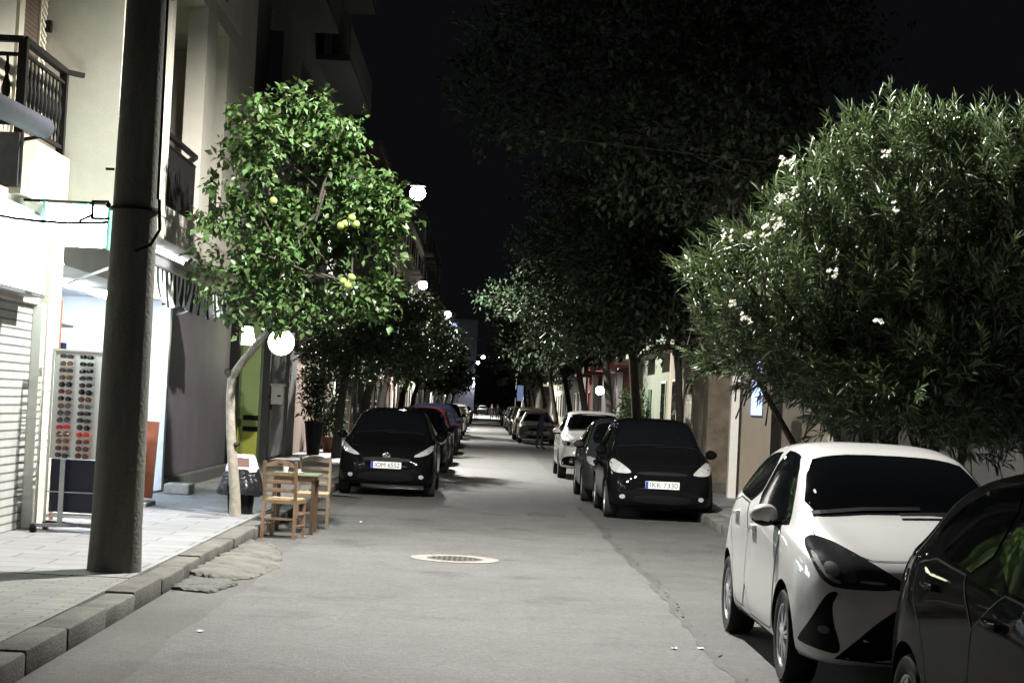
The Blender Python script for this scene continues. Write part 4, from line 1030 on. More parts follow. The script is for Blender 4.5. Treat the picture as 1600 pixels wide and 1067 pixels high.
    # plate
    if plate is not None:
        pz = D.get('plate_z', .50 if kind != 'suv' else .56); h, n, *_ = bvh.ray_cast(Vector((0,-3,pz)), Vector((0,1,0))); py = h.y-.022
        px = D.get('plate_x', 0)
        b = MB(); b.bbox(px-.26,px+.26,py,py+.03,pz-.056,pz+.056,.004); po = b.build('number_plate', M_plate, t, world=False)
        b = MB(); b.box(px-.258,px-.215,py-.0015,py,pz-.054,pz+.054); b.build('blue_band', M_plateblue, po, world=False)
        if plate:
            b = MB(); vs, fs = text_mesh(plate, .092, .0008)
            mx_ = max(v.x for v in vs) - min(v.x for v in vs); k = min(1.25, .42/mx_)
            b.add([(px+.02+v.x*k, py-.002-v.z, pz+v.y*1.12-.002) for v in vs], fs); b.build('lettering', M_ink, po, world=False)
    if emblem and D.get('emblem', True):
        ez = D.get('emblem_z', .64 if kind != 'suv' else .72); er = D.get('emblem_r', .05)
        h, n, *_ = bvh.ray_cast(Vector((0,-3,ez)), Vector((0,1,0)))
        b = MB(); b.lathe([(er,.03),(er*.97,-.012),(er*.7,-.016),(.001,-.012)], (0,h.y-.004,ez), 20, axis='y', cap=False); b.v = [(v[0]*1.15, v[1], ez+(v[2]-ez)*.9) for v in b.v]; b.build('badge', M_chrome, t, smooth=40, world=False)
    if detail:
        # bonnet and hatch gaps, roof aerial
        b = MB(); wz = [(s_*x, y) for s_, x, y in ((-1,.64,.98),(-1,.66,.6),(-1,.60,.33),(-1,.4,.2),(1,.4,.2),(1,.60,.33),(1,.66,.6),(1,.64,.98))]
        b.add(*ribbon(bvh, wz, 't', .008, .003)); b.build('bonnet_seam', M_black, t, world=False)
        zt = Fz['zt'](L*.8); b = MB(); b.tube([(0,L*.8,zt-.01),(0,L*.8+.05,zt+.07),(0,L*.8+.13,zt+.16)],[.008,.005,.003],6); b.build('aerial', M_black, t, world=False)
    for y in S['wheels']:
        for s in (-1, 1): wheel(t, y, s, W, rw, D.get('wheel','five'), D.get('rim_mat', M_rim))
    return t

def paint(name, c, metal=0.0, rough=.45):
    return mat('paint_'+name, c, rough, metal=metal, coat=(1.0 if max(c) > .2 else .30), spec=(.25 if max(c) > .2 else 0.0))
P_white = paint('white', (.74,.74,.73)); P_char = mat('paint_charcoal', (.022,.0225,.024), .5, coat=.16, spec=0.0); P_black = paint('black', (.004,.004,.0045))
P_grey = paint('grey', (.035,.035,.036)); P_silver = paint('silver', (.30,.28,.25), .3, .35); P_red = paint('maroon', (.05,.006,.008))
P_navy = paint('navy', (.007,.008,.015)); P_beige = paint('beige', (.28,.24,.18), .4)
GC_R = 'cars parked along the far-side kerb'; GC_L = 'cars parked along the shop-side kerb'
XR = 2.775; XL = -1.60
# close to the camera
def stretch_car(root, k):
    """lengthen the bodywork; wheels only move"""
    def walk(o, dy):
        for ch in children(o):
            d = dy
            if ch.type == 'MESH':
                co = np.empty(len(ch.data.vertices)*3, np.float32); ch.data.vertices.foreach_get('co', co); co = co.reshape(-1,3)
                if d is None and ch.name.startswith('wheel'): d = (co[:,1].max()+co[:,1].min())/2*(k-1)
                if d is None: co[:,1] *= k
                else: co[:,1] += d
                ch.data.vertices.foreach_set('co', co.ravel()); ch.data.update()
            walk(ch, d)
    walk(root, None)
near_car = make_car('hatch', P_char, (2.86, 4.62, 0), 'charcoal hatchback in the corner, parked closest to the camera', GC_R, plate='', D=dict(wheel='ten',
   windows=[[(1.20,.985),(1.42,1.14),(1.80,1.375),(1.98,1.405),(2.32,1.415),(2.34,1.03)],[(2.42,1.035),(2.40,1.415),(2.8,1.40),(3.02,1.36),(3.20,1.21),(3.14,1.12),(2.98,1.07)],[(3.10,1.33),(3.22,1.26),(3.36,1.15),(3.33,1.14),(3.26,1.17)]], side_taillight=[(3.66,.90),(3.70,1.0),(3.84,1.0),(3.93,.88),(3.93,.78),(3.80,.80)]))
stretch_car(near_car, 1.14)
make_car('hatch', P_white, (XR, 10.55, 0), 'white hatchback with dark swept headlights behind the charcoal car', GC_R, plate='', D=dict(wheel='ten', headlight_mat=M_smoke,
   headlight=[(.20,.70),(.34,.665),(.47,.665),(.60,.665),(.68,.68),(.725,.76),(.745,.86),(.70,.935),(.60,.925),(.50,.87),(.38,.80)], hl_ang=R(0), reflectors=((.10,-.01,.042),(.0,-.045,.032)), strips=([(.60,.69),(.66,.70),(.715,.78),(.725,.85),(.70,.85),(.69,.78),(.65,.72),(.60,.705)],[(.34,.70),(.48,.70),(.50,.715),(.34,.712)]),
   front=[('grille',[(-.34,.685),(-.2,.66),(.2,.66),(.34,.685),(.42,.72),(.2,.71),(-.2,.71),(-.42,.72)],M_black),('intake',[(-.64,.238),(.64,.238),(.58,.31),(.43,.455),(.27,.575),(.20,.61),(-.20,.61),(-.27,.575),(-.43,.455),(-.58,.31)],M_black)],
   fogframe=[(.60,.31),(.62,.285),(.70,.295),(.785,.315),(.80,.335),(.755,.47),(.70,.60),(.66,.645),(.62,.645),(.63,.62),(.655,.57),(.645,.46),(.61,.36)], dark_fog=True, fog=(.69,.42,.03), plate_z=.44, emblem_z=.70, emblem_r=.055))
make_car('mpv', P_black, (2.785, 27.3, 0), 'black compact van with oval pale headlights and plate 7330', GC_R, plate='IKK·7330', D=dict(emblem=False, plate_z=.555, reflectors=()))
make_car('hatch', P_grey, (XR-.10, 31.75, 0), 'dark grey car tucked close behind the black compact van', GC_R, plate='', D=dict(reflectors=((0,0,.04),)))
make_car('suv', paint('bright_white', (.82,.81,.79)), (2.72, 42.0, 0), 'white crossover with black lower bumper beyond the grey car', GC_R, plate='', D=dict(reflectors=((0,0,.04),)))
make_car('hatch', P_black, (XL, 30.55, .004), 'black hatchback with plate 6552 beyond the cafe table', GC_L, plate='IOM 6552', D=dict(emblem_z=.70, emblem_r=.06, plate_z=.54, reflectors=(), headlight=[(.44,.70),(.52,.69),(.66,.72),(.755,.78),(.79,.86),(.76,.90),(.62,.80)]))
c2 = make_car('hatch', P_navy, (XL, 41.6, .004), 'dark blue hatchback directly behind the black hatchback', GC_L, plate='', detail=False)
# distant ones: copies with their own paint
protos = {'hatch': c2, 'sedan': None, 'suv': None}
def recolor(root, old, new):
    for ch in children(root):
        for sl in ch.material_slots:
            if sl.material == old: sl.link = 'OBJECT'; sl.material = new
        recolor(ch, old, new)
def far_car(kind, pt, x, y, label, group):
    if protos[kind] is None:
        protos[kind] = make_car(kind, pt, (x, y, .004), label, group, plate='', detail=False); protos[kind]['pt'] = 0; PT[kind] = pt; return
    c = copy_tree(protos[kind]); c.location = (x, y, .004); c['label'] = label; c['group'] = group
    recolor(c, PT[kind], pt)
PT = {'hatch': P_navy}
ORD = ['first','second','third','fourth','fifth','sixth','seventh','eighth','ninth','tenth','eleventh','twelfth','thirteenth','fourteenth','fifteenth','sixteenth']
far_car('sedan', P_silver, 2.48, 79.9, 'silver saloon parked just beyond the man by the scooter', GC_R)
far_car('hatch', P_red, XL, 46.8, 'maroon hatchback behind the dark blue hatchback', GC_L)
far_car('suv', P_navy, XL-.03, 56.3, 'dark blue tall car whose roof shines, behind the maroon hatchback', GC_L)
r_ = random.Random(3)
def cn(p): return {P_navy:'dark blue',P_black:'black',P_grey:'dark grey',P_silver:'silver',P_beige:'beige',P_white:'white',P_red:'maroon',P_char:'charcoal'}[p]
for i, (k, p, y) in enumerate([('sedan',P_grey,64),('hatch',P_silver,72),('suv',P_black,82),('sedan',P_beige,92),('hatch',P_grey,103),('sedan',P_black,114),('suv',P_silver,128),('hatch',P_navy,146),('sedan',P_grey,168)]):
    far_car(k, p, XL+r_.uniform(-.08,.05)-(.15 if y > 70 else 0), y, f'{cn(p)} car, {ORD[i]} beyond the dark blue tall car with the shining roof', GC_L)
for i, (k, p, y) in enumerate([('suv',P_beige,86.5),('hatch',P_white,93),('suv',P_black,100),('sedan',P_grey,108),('hatch',P_black,118),('suv',P_grey,130),('sedan',P_black,145),('hatch',P_grey,165)]):
    far_car(k, p, 2.42+r_.uniform(-.06,.06), y, f'{cn(p)} car, {ORD[i]} in line beyond the silver saloon', GC_R)
far_car('hatch', P_white, -.1, 292, 'white car stopped across the far end of the street', 'cars at the far end')

# ------------------------------------------------------------------ right-hand side walls and buildings
def block(name, side, y0, y1, h, m, label, seed, xf=4.9, depth=8, floors=None, lit=None, base=.14, ground=True):
    """street building: side +1 right of the street, -1 left; wall, cornice, windows with panes, door"""
    r = random.Random(seed); sx = side; xa = sx*xf
    def X(a, c): return (min(sx*a, sx*c), max(sx*a, sx*c))
    t = empty(name, (sx*(xf+depth/2), (y0+y1)/2, base), label, 'building')
    b = MB(); x = X(xf, xf+depth); b.box(*x, y0, y1, base-.1, h); b.build('wall', m, t)
    b = MB(); x = X(xf-.06, xf+depth); b.box(*x, y0, y1, h+.003, h+.25); b.build('cornice', m, t)
    k = max(1, int((y1-y0)/3.4)); wd = (y1-y0)/k
    for f in range(int(h/3.1)):
        for i in range(k):
            yc = y0+wd*(i+.5); z = base+f*3.1
            if f == 0 and ground and i == k//2:
                d = MB(); d.box(*X(xf-.03, xf+.02), yc-.5, yc+.5, base, base+2.2); do = d.build('door', r.choice([M_darkwood_door, M_green_door]), t)
                d = MB(); d.box(*X(xf-.05, xf-.028), yc+.38, yc+.42, base+.95, base+1.15); d.build('handle', M_steel, do)
                continue
            w = MB(); w.box(*X(xf-.035, xf+.02), yc-.6, yc+.6, z+.95, z+2.4); wf = w.build('window', r.choice([M_shutter, M_greyw, M_white_pl]), t)
            for s_ in (0, 1):
                p = MB(); p.box(*X(xf-.042, xf-.036), yc-.54+s_*.56, yc-.02+s_*.56, z+1.01, z+2.34); p.build('pane', M_litwin if lit == (f, i) else M_darkglass, wf)
            if f > 0 and r.random() < .5:
                p = MB(); p.box(*X(xf-.7, xf-.003), yc-1.1, yc+1.1, z, z+.14); bo = p.build('balcony', m, t)
                p = MB(); xx = sx*(xf-.68)
                p.bar((xx,yc-1.08,z+.95),(xx,yc+1.08,z+.95),.05)
                for q in range(20): p.bar((xx,yc-1.08+q*.1137,z+.14),(xx,yc-1.08+q*.1137,z+.95),.018)
                p.build('railing', M_iron, bo)
    return t
M_darkwood_door = mat('brown_door', (.10,.05,.03), .5, var=.2); M_green_door = mat('green_door', (.04,.08,.05), .5)
# yard wall behind the oleander, colour darkened in place of the foliage shade
t = empty('yard_wall', (5.8, 20, .14), 'plaster yard wall darkened for the shade behind the oleander bush', 'wall')
b = MB(); b.box(5.7, 5.95, 6, 29.8, .05, 2.25); b.build('wall', mat('shade_dark_plaster', (.016,.015,.013), .9, var=.5, scale=1.4, bump=.5, bscale=30), t)
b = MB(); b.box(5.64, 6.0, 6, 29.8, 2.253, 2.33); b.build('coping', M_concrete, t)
# white gate with blue lamp glow
t = empty('gate_porch', (4.9, 31, .14), 'white plastered gate porch glowing blue behind the oleander leaves', 'porch')
b = MB(); b.box(5.6, 5.7, 29.0, 34.0, .05, 3.2); b.box(4.66, 5.6, 33.5, 33.7, .05, 3.2); b.build('porch_wall', M_tanw, t)
b = MB(); b.box(4.6, 4.75, 33.2, 33.4, .14, 3.2); b.build('gate_post', M_white_pl, t)
b = MB(); b.box(4.98, 5.02, 30.0, 30.9, .2, 2.3); b.build('gate_leaf', M_iron, t)
b = MB(); b.box(5.0, 5.2, 33.38, 33.46, 1.7, 2.75); b.build('blue_pane', M_bluelit, t)
# stained square pillar
t = empty('stained_pillar', (4.75, 35.8, .14), 'broad stained concrete pillar with a rust brown top behind the black van', 'pillar')
b = MB(); b.bbox(4.44, 5.1, 35.4, 36.2, .1, 6.5, .03); b.build('shaft', M_brownw, t)
b = MB(); b.bbox(4.38, 5.1, 35.34, 36.26, .1, .34, .02); b.build('plinth', M_concrete, t)
t = block('tan_house', 1, 37.2, 47.5, 6.2, M_tanw, 'tan rendered house with a bare ground floor behind the black van', 2, 4.9, ground=False)
block('sage_house', 1, 47.6, 60, 9.3, M_greenw, 'pale sage house with climbing plants beyond the tan house', 4, 5.0)
t = block('red_house', 1, 60.1, 90, 9.3, mat('red_render', (.20,.05,.04), .8, var=.3, scale=1.5), 'dark red house with brightly lit white columns', 8, 5.2)
for k, y in enumerate((66.5, 70.5, 75.0, 81.0)):
    b = MB(); b.box(4.95, 5.13, y, y+.55, .14, 3.1); b.build('column', M_white_pl, t)
t2 = empty('porch_lamp', (4.75, 73, 2.5), 'blazing porch lamp between the white columns of the red house', 'wall lamp')
b = MB(); b.ball((4.72,73.0,2.45), .17, 10); b.build('globe', mat('porch_globe', (.9,.9,.9), .3, emit=(1,.97,1), estr=60), t2, smooth=60)
b = MB(); b.bar((4.72,73,2.5),(5.2,73,2.6),.05); b.build('arm', M_iron, t2)
cols = [M_greyw, M_tanw, M_pinkw, M_greenw, M_cream]
for i, (y0, y1, h, ci, lab) in enumerate([(90.1,112,12.4,0,'grey apartment block beyond the dark red house'),(112.2,140,9.3,4,'cream block beyond the grey apartment block on the scooter side'),(140.2,180,12.4,1,'tan block far down the scooter side of the street'),(180.2,240,12.4,0,'farthest grey block on the scooter side of the street')]):
    block('street_building', 1, y0, y1, h, cols[ci], lab, 20+i, 5.1)
for i, (y0, y1, h, ci, lab) in enumerate([(58.2,76,9.3,3,'sage house past the pink ground floor on the shop side'),(76.2,100,12.4,2,'pink apartment block past the sage house on the shop side'),(100.2,132,12.4,4,'cream block farther along the shop side of the street'),(132.2,180,15.5,0,'tall grey block far along the shop side'),(180.2,240,12.4,1,'farthest tan block on the shop side of the street')]):
    block('street_building', -1, y0, y1, h, cols[ci], lab, 30+i, 4.95)
# distant tower with a blue-lit balcony
t = block('distant_tower', -1, 300, 312, 15.5, mat('blue_grey_render', (.20,.22,.30), .8), 'distant apartment tower with a blue lit balcony above the treetops', 50, 1.6, 8, ground=False)
b = MB(); b.box(-6.2,-5.2,299.9,299.96,12.6,15.0); b.build('lit_balcony', M_bluelit, t)
block('end_building', 1, 330, 345, 9.3, M_greyw, 'grey building closing the far end of the street', 51, -3.0, 16)
# blue awning sign in the distance on the far side
t = empty('hanging_sign', (3.1, 150, 2.4), 'small pale blue lit sign above the distant parked cars', 'sign')
b = MB(); b.box(2.8,3.3,150,150.12,2.1,3.4); b.build('panel', mat('pale_blue_sign', (.4,.55,.8), .4, emit=(.4,.6,1), estr=.3), t)
b = MB(); b.bar((3.3,150.06,3.5),(5.2,150.06,3.6),.06); b.build('bracket', M_iron, t)

# ------------------------------------------------------------------ street lamps
def street_lamp(x, y, z, side, label, lens=M_lens_far, wall=None, power=15000, cone=152, py=None, blend=.35, tilt=(0, 0)):
    """pole on the pavement (side -1/+1) with an arm to the head at (x,y,z); wall=x of a house wall instead of a pole"""
    px = side*4.25 if wall is None else wall
    t = empty('street_lamp', (px, y, .14 if wall is None else z-.3), label, 'street lamp', 'street lamps down the road')
    if wall is None:
        b = MB(); b.tube([(px,y,.14),(px,y,1.2),(px,y,z-.6)], [.085,.07,.05], 12); b.build('pole', M_lampbody, t, smooth=40)
    py = y if py is None else py
    b = MB(); pts = [(px,py,z-.65 if wall is None else z-.25)]
    for i in range(1, 9):
        q = i/8; pts.append((px+(x-px)*q, py+(y-py)*q, z-.65+.75*math.sin(q*PI/2) if wall is None else z-.25+.3*math.sin(q*PI/2)))
    b.tube(pts, .035, 10); b.build('arm', M_lampbody, t, smooth=40)
    b = MB(); s = -side
    b.bbox(x-.24, x+.24, y-.14, y+.14, z+.0, z+.09, .03); b.build('housing', M_lampbody, t, smooth=40)
    b = MB(); b.ball((x, y, z-.20), .235, 12, (1,.95,.88)); b.build('lens', lens, t, smooth=60)
    L_ = bpy.data.lights.new('lamp_beam', 'SPOT'); L_.energy = power; L_.spot_size = R(cone); L_.spot_blend = blend; L_.shadow_soft_size = .12; L_.color = (1,.968,.905)
    lo = bpy.data.objects.new('lamp_beam', L_); COL.objects.link(lo); lo.parent = t; lo.location = Vector((x,y,z-.50))-Vector(t.location); lo.rotation_euler = (R(tilt[0]), R(tilt[1]), 0)
    return t
street_lamp(.2, 18.6, 8.3, -1, 'street lamp on a long arm from the top of the thick pole', M_lens, wall=-2.96, power=11500, cone=152, py=14.85, blend=.5, tilt=(12, -6))
street_lamp(-2.3, -14, 8.2, -1, 'street lamp on a pole behind the camera', M_lens, power=1300, cone=158)
for i, (x, y, z, sd) in enumerate([(-2.25,53,8,-1),(-3.5,95,8,-1),(-2.77,125,8,-1),(-3.6,165,6.4,-1),(-1.9,300,6,-1),(-.31,234,8,-1),(-1.08,266,8,-1),(1.72,237,8,1)]):  # low lamp in the far trees is added to brighten the distant road
    street_lamp(x, y, z, sd, ['biggest blazing street lamp beside the citrus tree crown','street lamp just above the second tree on the shop side','street lamp beside the blue lit distant tower','added low street lamp in the far trees on the shop side, brightening the road','faint low street lamp at the very end of the road','twin street lamp over the far end of the road, brighter one','small street lamp over the far end of the road, lower one','small street lamp on the scooter side at the far end'][i])

# ------------------------------------------------------------------ vegetation
def leaf_cloud(P, Dn, size, width, seed, curl=.25, quad=False):
    """P leaf base points (n,3), Dn directions; returns verts, faces of folded leaves"""
    g = np.random.default_rng(seed); n = len(P)
    Dn = Dn/np.linalg.norm(Dn, axis=1, keepdims=True)
    up = g.normal(0, .5, (n,3)); up[:,2] += 1
    S_ = np.cross(Dn, up); S_ /= np.linalg.norm(S_, axis=1, keepdims=True)+1e-9
    Nn = np.cross(S_, Dn)
    L = size*g.uniform(.65, 1.2, (n,1)); Wd = L*width*g.uniform(.85,1.15,(n,1))
    base = P; mid = P + Dn*L*.48 - Nn*L*.03; tip = P + Dn*L - Nn*L*curl
    ml = mid + S_*Wd*.5 + Nn*L*.07; mr = mid - S_*Wd*.5 + Nn*L*.07
    if quad:
        V = np.stack([base, ml, tip, mr], 1).reshape(-1,3); i = np.arange(n)*4
        return V, np.stack([i, i+1, i+2, i+3], 1), 4
    V = np.stack([base, ml, mid, mr, tip], 1).reshape(-1,3); i = np.arange(n)*5
    Fq = np.concatenate([np.stack([i, i+1, i+2], 1), np.stack([i, i+2, i+3], 1), np.stack([i+1, i+4, i+2], 1), np.stack([i+2, i+4, i+3], 1)])
    return V, Fq, 3
def fast_mesh(name, V, Fc, k, m, parent, loc):
    me = bpy.data.meshes.new(name); n = len(V); f = len(Fc)
    me.vertices.add(n); me.vertices.foreach_set('co', (V - np.array(loc)).astype(np.float32).ravel())
    me.loops.add(f*k); me.loops.foreach_set('vertex_index', Fc.astype(np.int32).ravel())
    me.polygons.add(f); me.polygons.foreach_set('loop_start', np.arange(0, f*k, k, dtype=np.int32)); me.polygons.foreach_set('loop_total', np.full(f, k, dtype=np.int32))
    me.materials.append(m); me.update(calc_edges=True); me.validate()
    return link_mesh(name, me, parent)
def crown_points(blobs, n, seed, sprig=7, shell=.55, spread=.10):
    """sprigs grouped on twigs inside the blobs; blob (x,y,z,rx,ry,rz,weight)"""
    g = np.random.default_rng(seed); B = np.array(blobs, float); w = B[:,3]*B[:,4]*B[:,5] if B.shape[1] < 7 else B[:,6]
    k = max(1, n//sprig); idx = g.choice(len(B), k, p=w/w.sum())
    d = g.normal(0, 1, (k,3)); d /= np.linalg.norm(d, axis=1, keepdims=True)
    rad = shell + (1-shell)*g.random((k,1))**.7; rad *= 1+g.normal(0,.10,(k,1))
    C = B[idx,:3] + d*rad*B[idx,3:6]
    out = d*.8 + g.normal(0,.4,(k,3)); out[:,2] += .25
    out /= np.linalg.norm(out, axis=1, keepdims=True)
    P = np.repeat(C, sprig, 0); O = np.repeat(out, sprig, 0)
    t = np.tile(np.linspace(-.5, .5, sprig), k)[:,None]
    P = P + O*t*spread*3 + g.normal(0, spread*.35, P.shape)
    Dn = O*.7 + g.normal(0, .6, P.shape)
    return P, Dn, C, out
def make_tree(name, base, trunk, limbs, blobs, n, size, width, lm, bark, label, cat='tree', seed=1, sprig=7, shell=.55, spread=.09, group=None, curl=.25, quad=False, twigs=0, droop=0):
    t = empty(name, base, label, cat, group)
    b = MB(); b.tube([p[:3] for p in trunk], [p[3] for p in trunk], 12)
    b.build('trunk', bark, t, smooth=60)
    b = MB()
    for lb in limbs: b.tube([p[:3] for p in lb], [p[3] for p in lb], 8)
    P, Dn, C, O = crown_points(blobs, n, seed, sprig, shell, spread)
    Dn[:,2] -= droop
    g = random.Random(seed)
    top = Vector(trunk[-1][:3])
    for i in range(twigs):
        c = Vector(C[g.randrange(len(C))]); bl = Vector(blobs[g.randrange(len(blobs))][:3]); s = top.lerp(bl, .7)
        m_ = s.lerp(c, .5) + Vector((g.uniform(-.1,.1), g.uniform(-.1,.1), g.uniform(-.05,.15)))
        b.tube([s, m_, c], [.016,.010,.005], 5)
    b.build('branches', M_darkbark, t, smooth=60)
    V, Fc, k = leaf_cloud(P, Dn, size, width, seed+5, curl, quad)
    o = fast_mesh('crown', V, Fc, k, lm, t, base)
    return t
# citrus tree in front of the globe lamp
cb = (-2.95, 22.0, .14)
blobs = [ (-2.93,21.69,4.98,0.34,0.41,0.28),(-2.68,22.19,5.23,0.27,0.33,0.23),(-2.28,22.13,5.22,0.30,0.36,0.25),(-1.89,21.78,5.01,0.27,0.33,0.23),(-3.05,21.95,4.58,0.30,0.36,0.25),(-2.63,21.91,4.72,0.31,0.38,0.26),(-2.17,22.06,4.76,0.34,0.41,0.28),(-1.78,22.15,4.71,0.21,0.25,0.18),(-3.25,21.67,4.07,0.21,0.25,0.18),(-2.88,21.62,4.37,0.24,0.29,0.20),(-2.01,22.19,4.47,0.26,0.32,0.22),(-1.54,21.90,4.26,0.25,0.30,0.21),(-1.34,22.13,4.12,0.19,0.24,0.16),(-3.31,21.60,3.67,0.27,0.33,0.23),(-2.97,21.91,3.87,0.27,0.33,0.23),(-2.60,22.11,3.79,0.27,0.33,0.23),(-1.63,21.76,3.88,0.22,0.27,0.19),(-1.26,22.26,3.76,0.15,0.18,0.13),(-3.46,22.23,3.28,0.25,0.30,0.21),(-2.98,21.62,3.30,0.30,0.36,0.25),(-2.60,21.62,3.39,0.27,0.33,0.23),(-2.26,21.98,3.58,0.25,0.31,0.21),(-1.77,22.26,3.61,0.22,0.27,0.19),(-3.27,21.87,2.91,0.24,0.29,0.20),(-2.82,21.75,2.93,0.30,0.36,0.25),(-2.46,21.90,3.11,0.27,0.33,0.23),(-3.06,21.62,2.60,0.16,0.20,0.14),(-2.58,21.76,2.70,0.30,0.36,0.25),(-2.28,21.91,2.65,0.22,0.27,0.19),(-1.90,21.95,2.76,0.27,0.33,0.23),(-1.54,21.76,2.85,0.24,0.29,0.20),(-1.32,21.76,2.65,0.16,0.20,0.14),(-1.74,21.75,3.06,0.16,0.20,0.14) ,(-2.45,22.55,4.15,.5,.3,.5),(-1.95,22.6,3.95,.45,.3,.45),(-2.2,22.55,3.3,.5,.3,.45),(-2.75,22.5,3.5,.5,.3,.5),(-2.35,22.4,2.8,.4,.3,.3),(-2.2,22.1,3.75,.3,.3,.35),(-2.45,22.0,3.95,.3,.3,.3),(-2.6,22.3,3.7,.3,.3,.4),(-2.0,22.2,4.15,.3,.3,.3),(-1.45,22.0,4.15,.30,.4,.28),(-1.25,21.95,3.9,.28,.4,.24),(-1.3,22,3.5,.26,.35,.24),(-1.35,22,3.0,.25,.35,.22)]
ct = make_tree('citrus_tree', cb, [(-2.96,22.0,.10,.078),(-2.97,21.98,.4,.066),(-3.04,21.98,.95,.060),(-3.075,21.98,1.3,.056),(-3.09,21.98,1.6,.056),(-3.085,21.98,1.84,.056),(-2.95,22,2.06,.050),(-2.78,22,2.28,.047),(-2.64,22,2.5,.046),(-2.55,22,2.9,.042),(-2.5,22,3.5,.036)],
   [[(-3.08,21.98,1.82,.05),(-3.14,21.97,1.90,.045),(-3.16,21.97,1.93,.03)],[(-2.62,22,2.55,.04),(-2.95,21.9,3.1,.03),(-3.1,21.9,3.8,.02)],[(-2.55,22,2.85,.04),(-2.1,21.8,3.15,.025),(-1.75,21.7,3.05,.012)],[(-2.5,22,3.4,.035),(-2.15,21.9,3.9,.025),(-2.05,21.9,4.4,.015)],[(-2.5,22,3.4,.03),(-2.75,22,4.1,.022),(-2.85,22,4.8,.012)],[(-2.12,21.5,3.75,.016),(-2.05,21.45,4.0,.014),(-2.02,21.45,4.12,.01)],
    [(-3.02,21.96,1.0,.03),(-2.96,21.93,1.03,.03),(-2.95,21.93,1.05,.02)]],
   blobs, 11500, .116, .56, M_orange_leaf, M_bark, 'citrus tree with green fruit and a bent pale trunk by the kerb', seed=2, sprig=8, shell=.55, spread=.07, twigs=14, droop=.35)
fr = [(-1.76,21.45,3.73),(-1.68,21.42,3.80),(-1.63,21.45,3.73),(-1.81,21.44,3.70),(-1.74,21.35,3.03),(-1.64,21.35,3.08),(-1.68,21.33,2.98),(-2.62,21.35,3.95)]
b = MB()
for x, y, z in fr: b.ball((x,y,z), .047, 9); b.tube([(x,y,z+.045),(x+.01,y+.03,z+.1),(x+.02,y+.1,z+.16)], .005, 5)
for i, p in enumerate(fr):
    f = MB(); f.ball(p, .048, 9); f.build('fruit', M_citrus, ct, smooth=60)
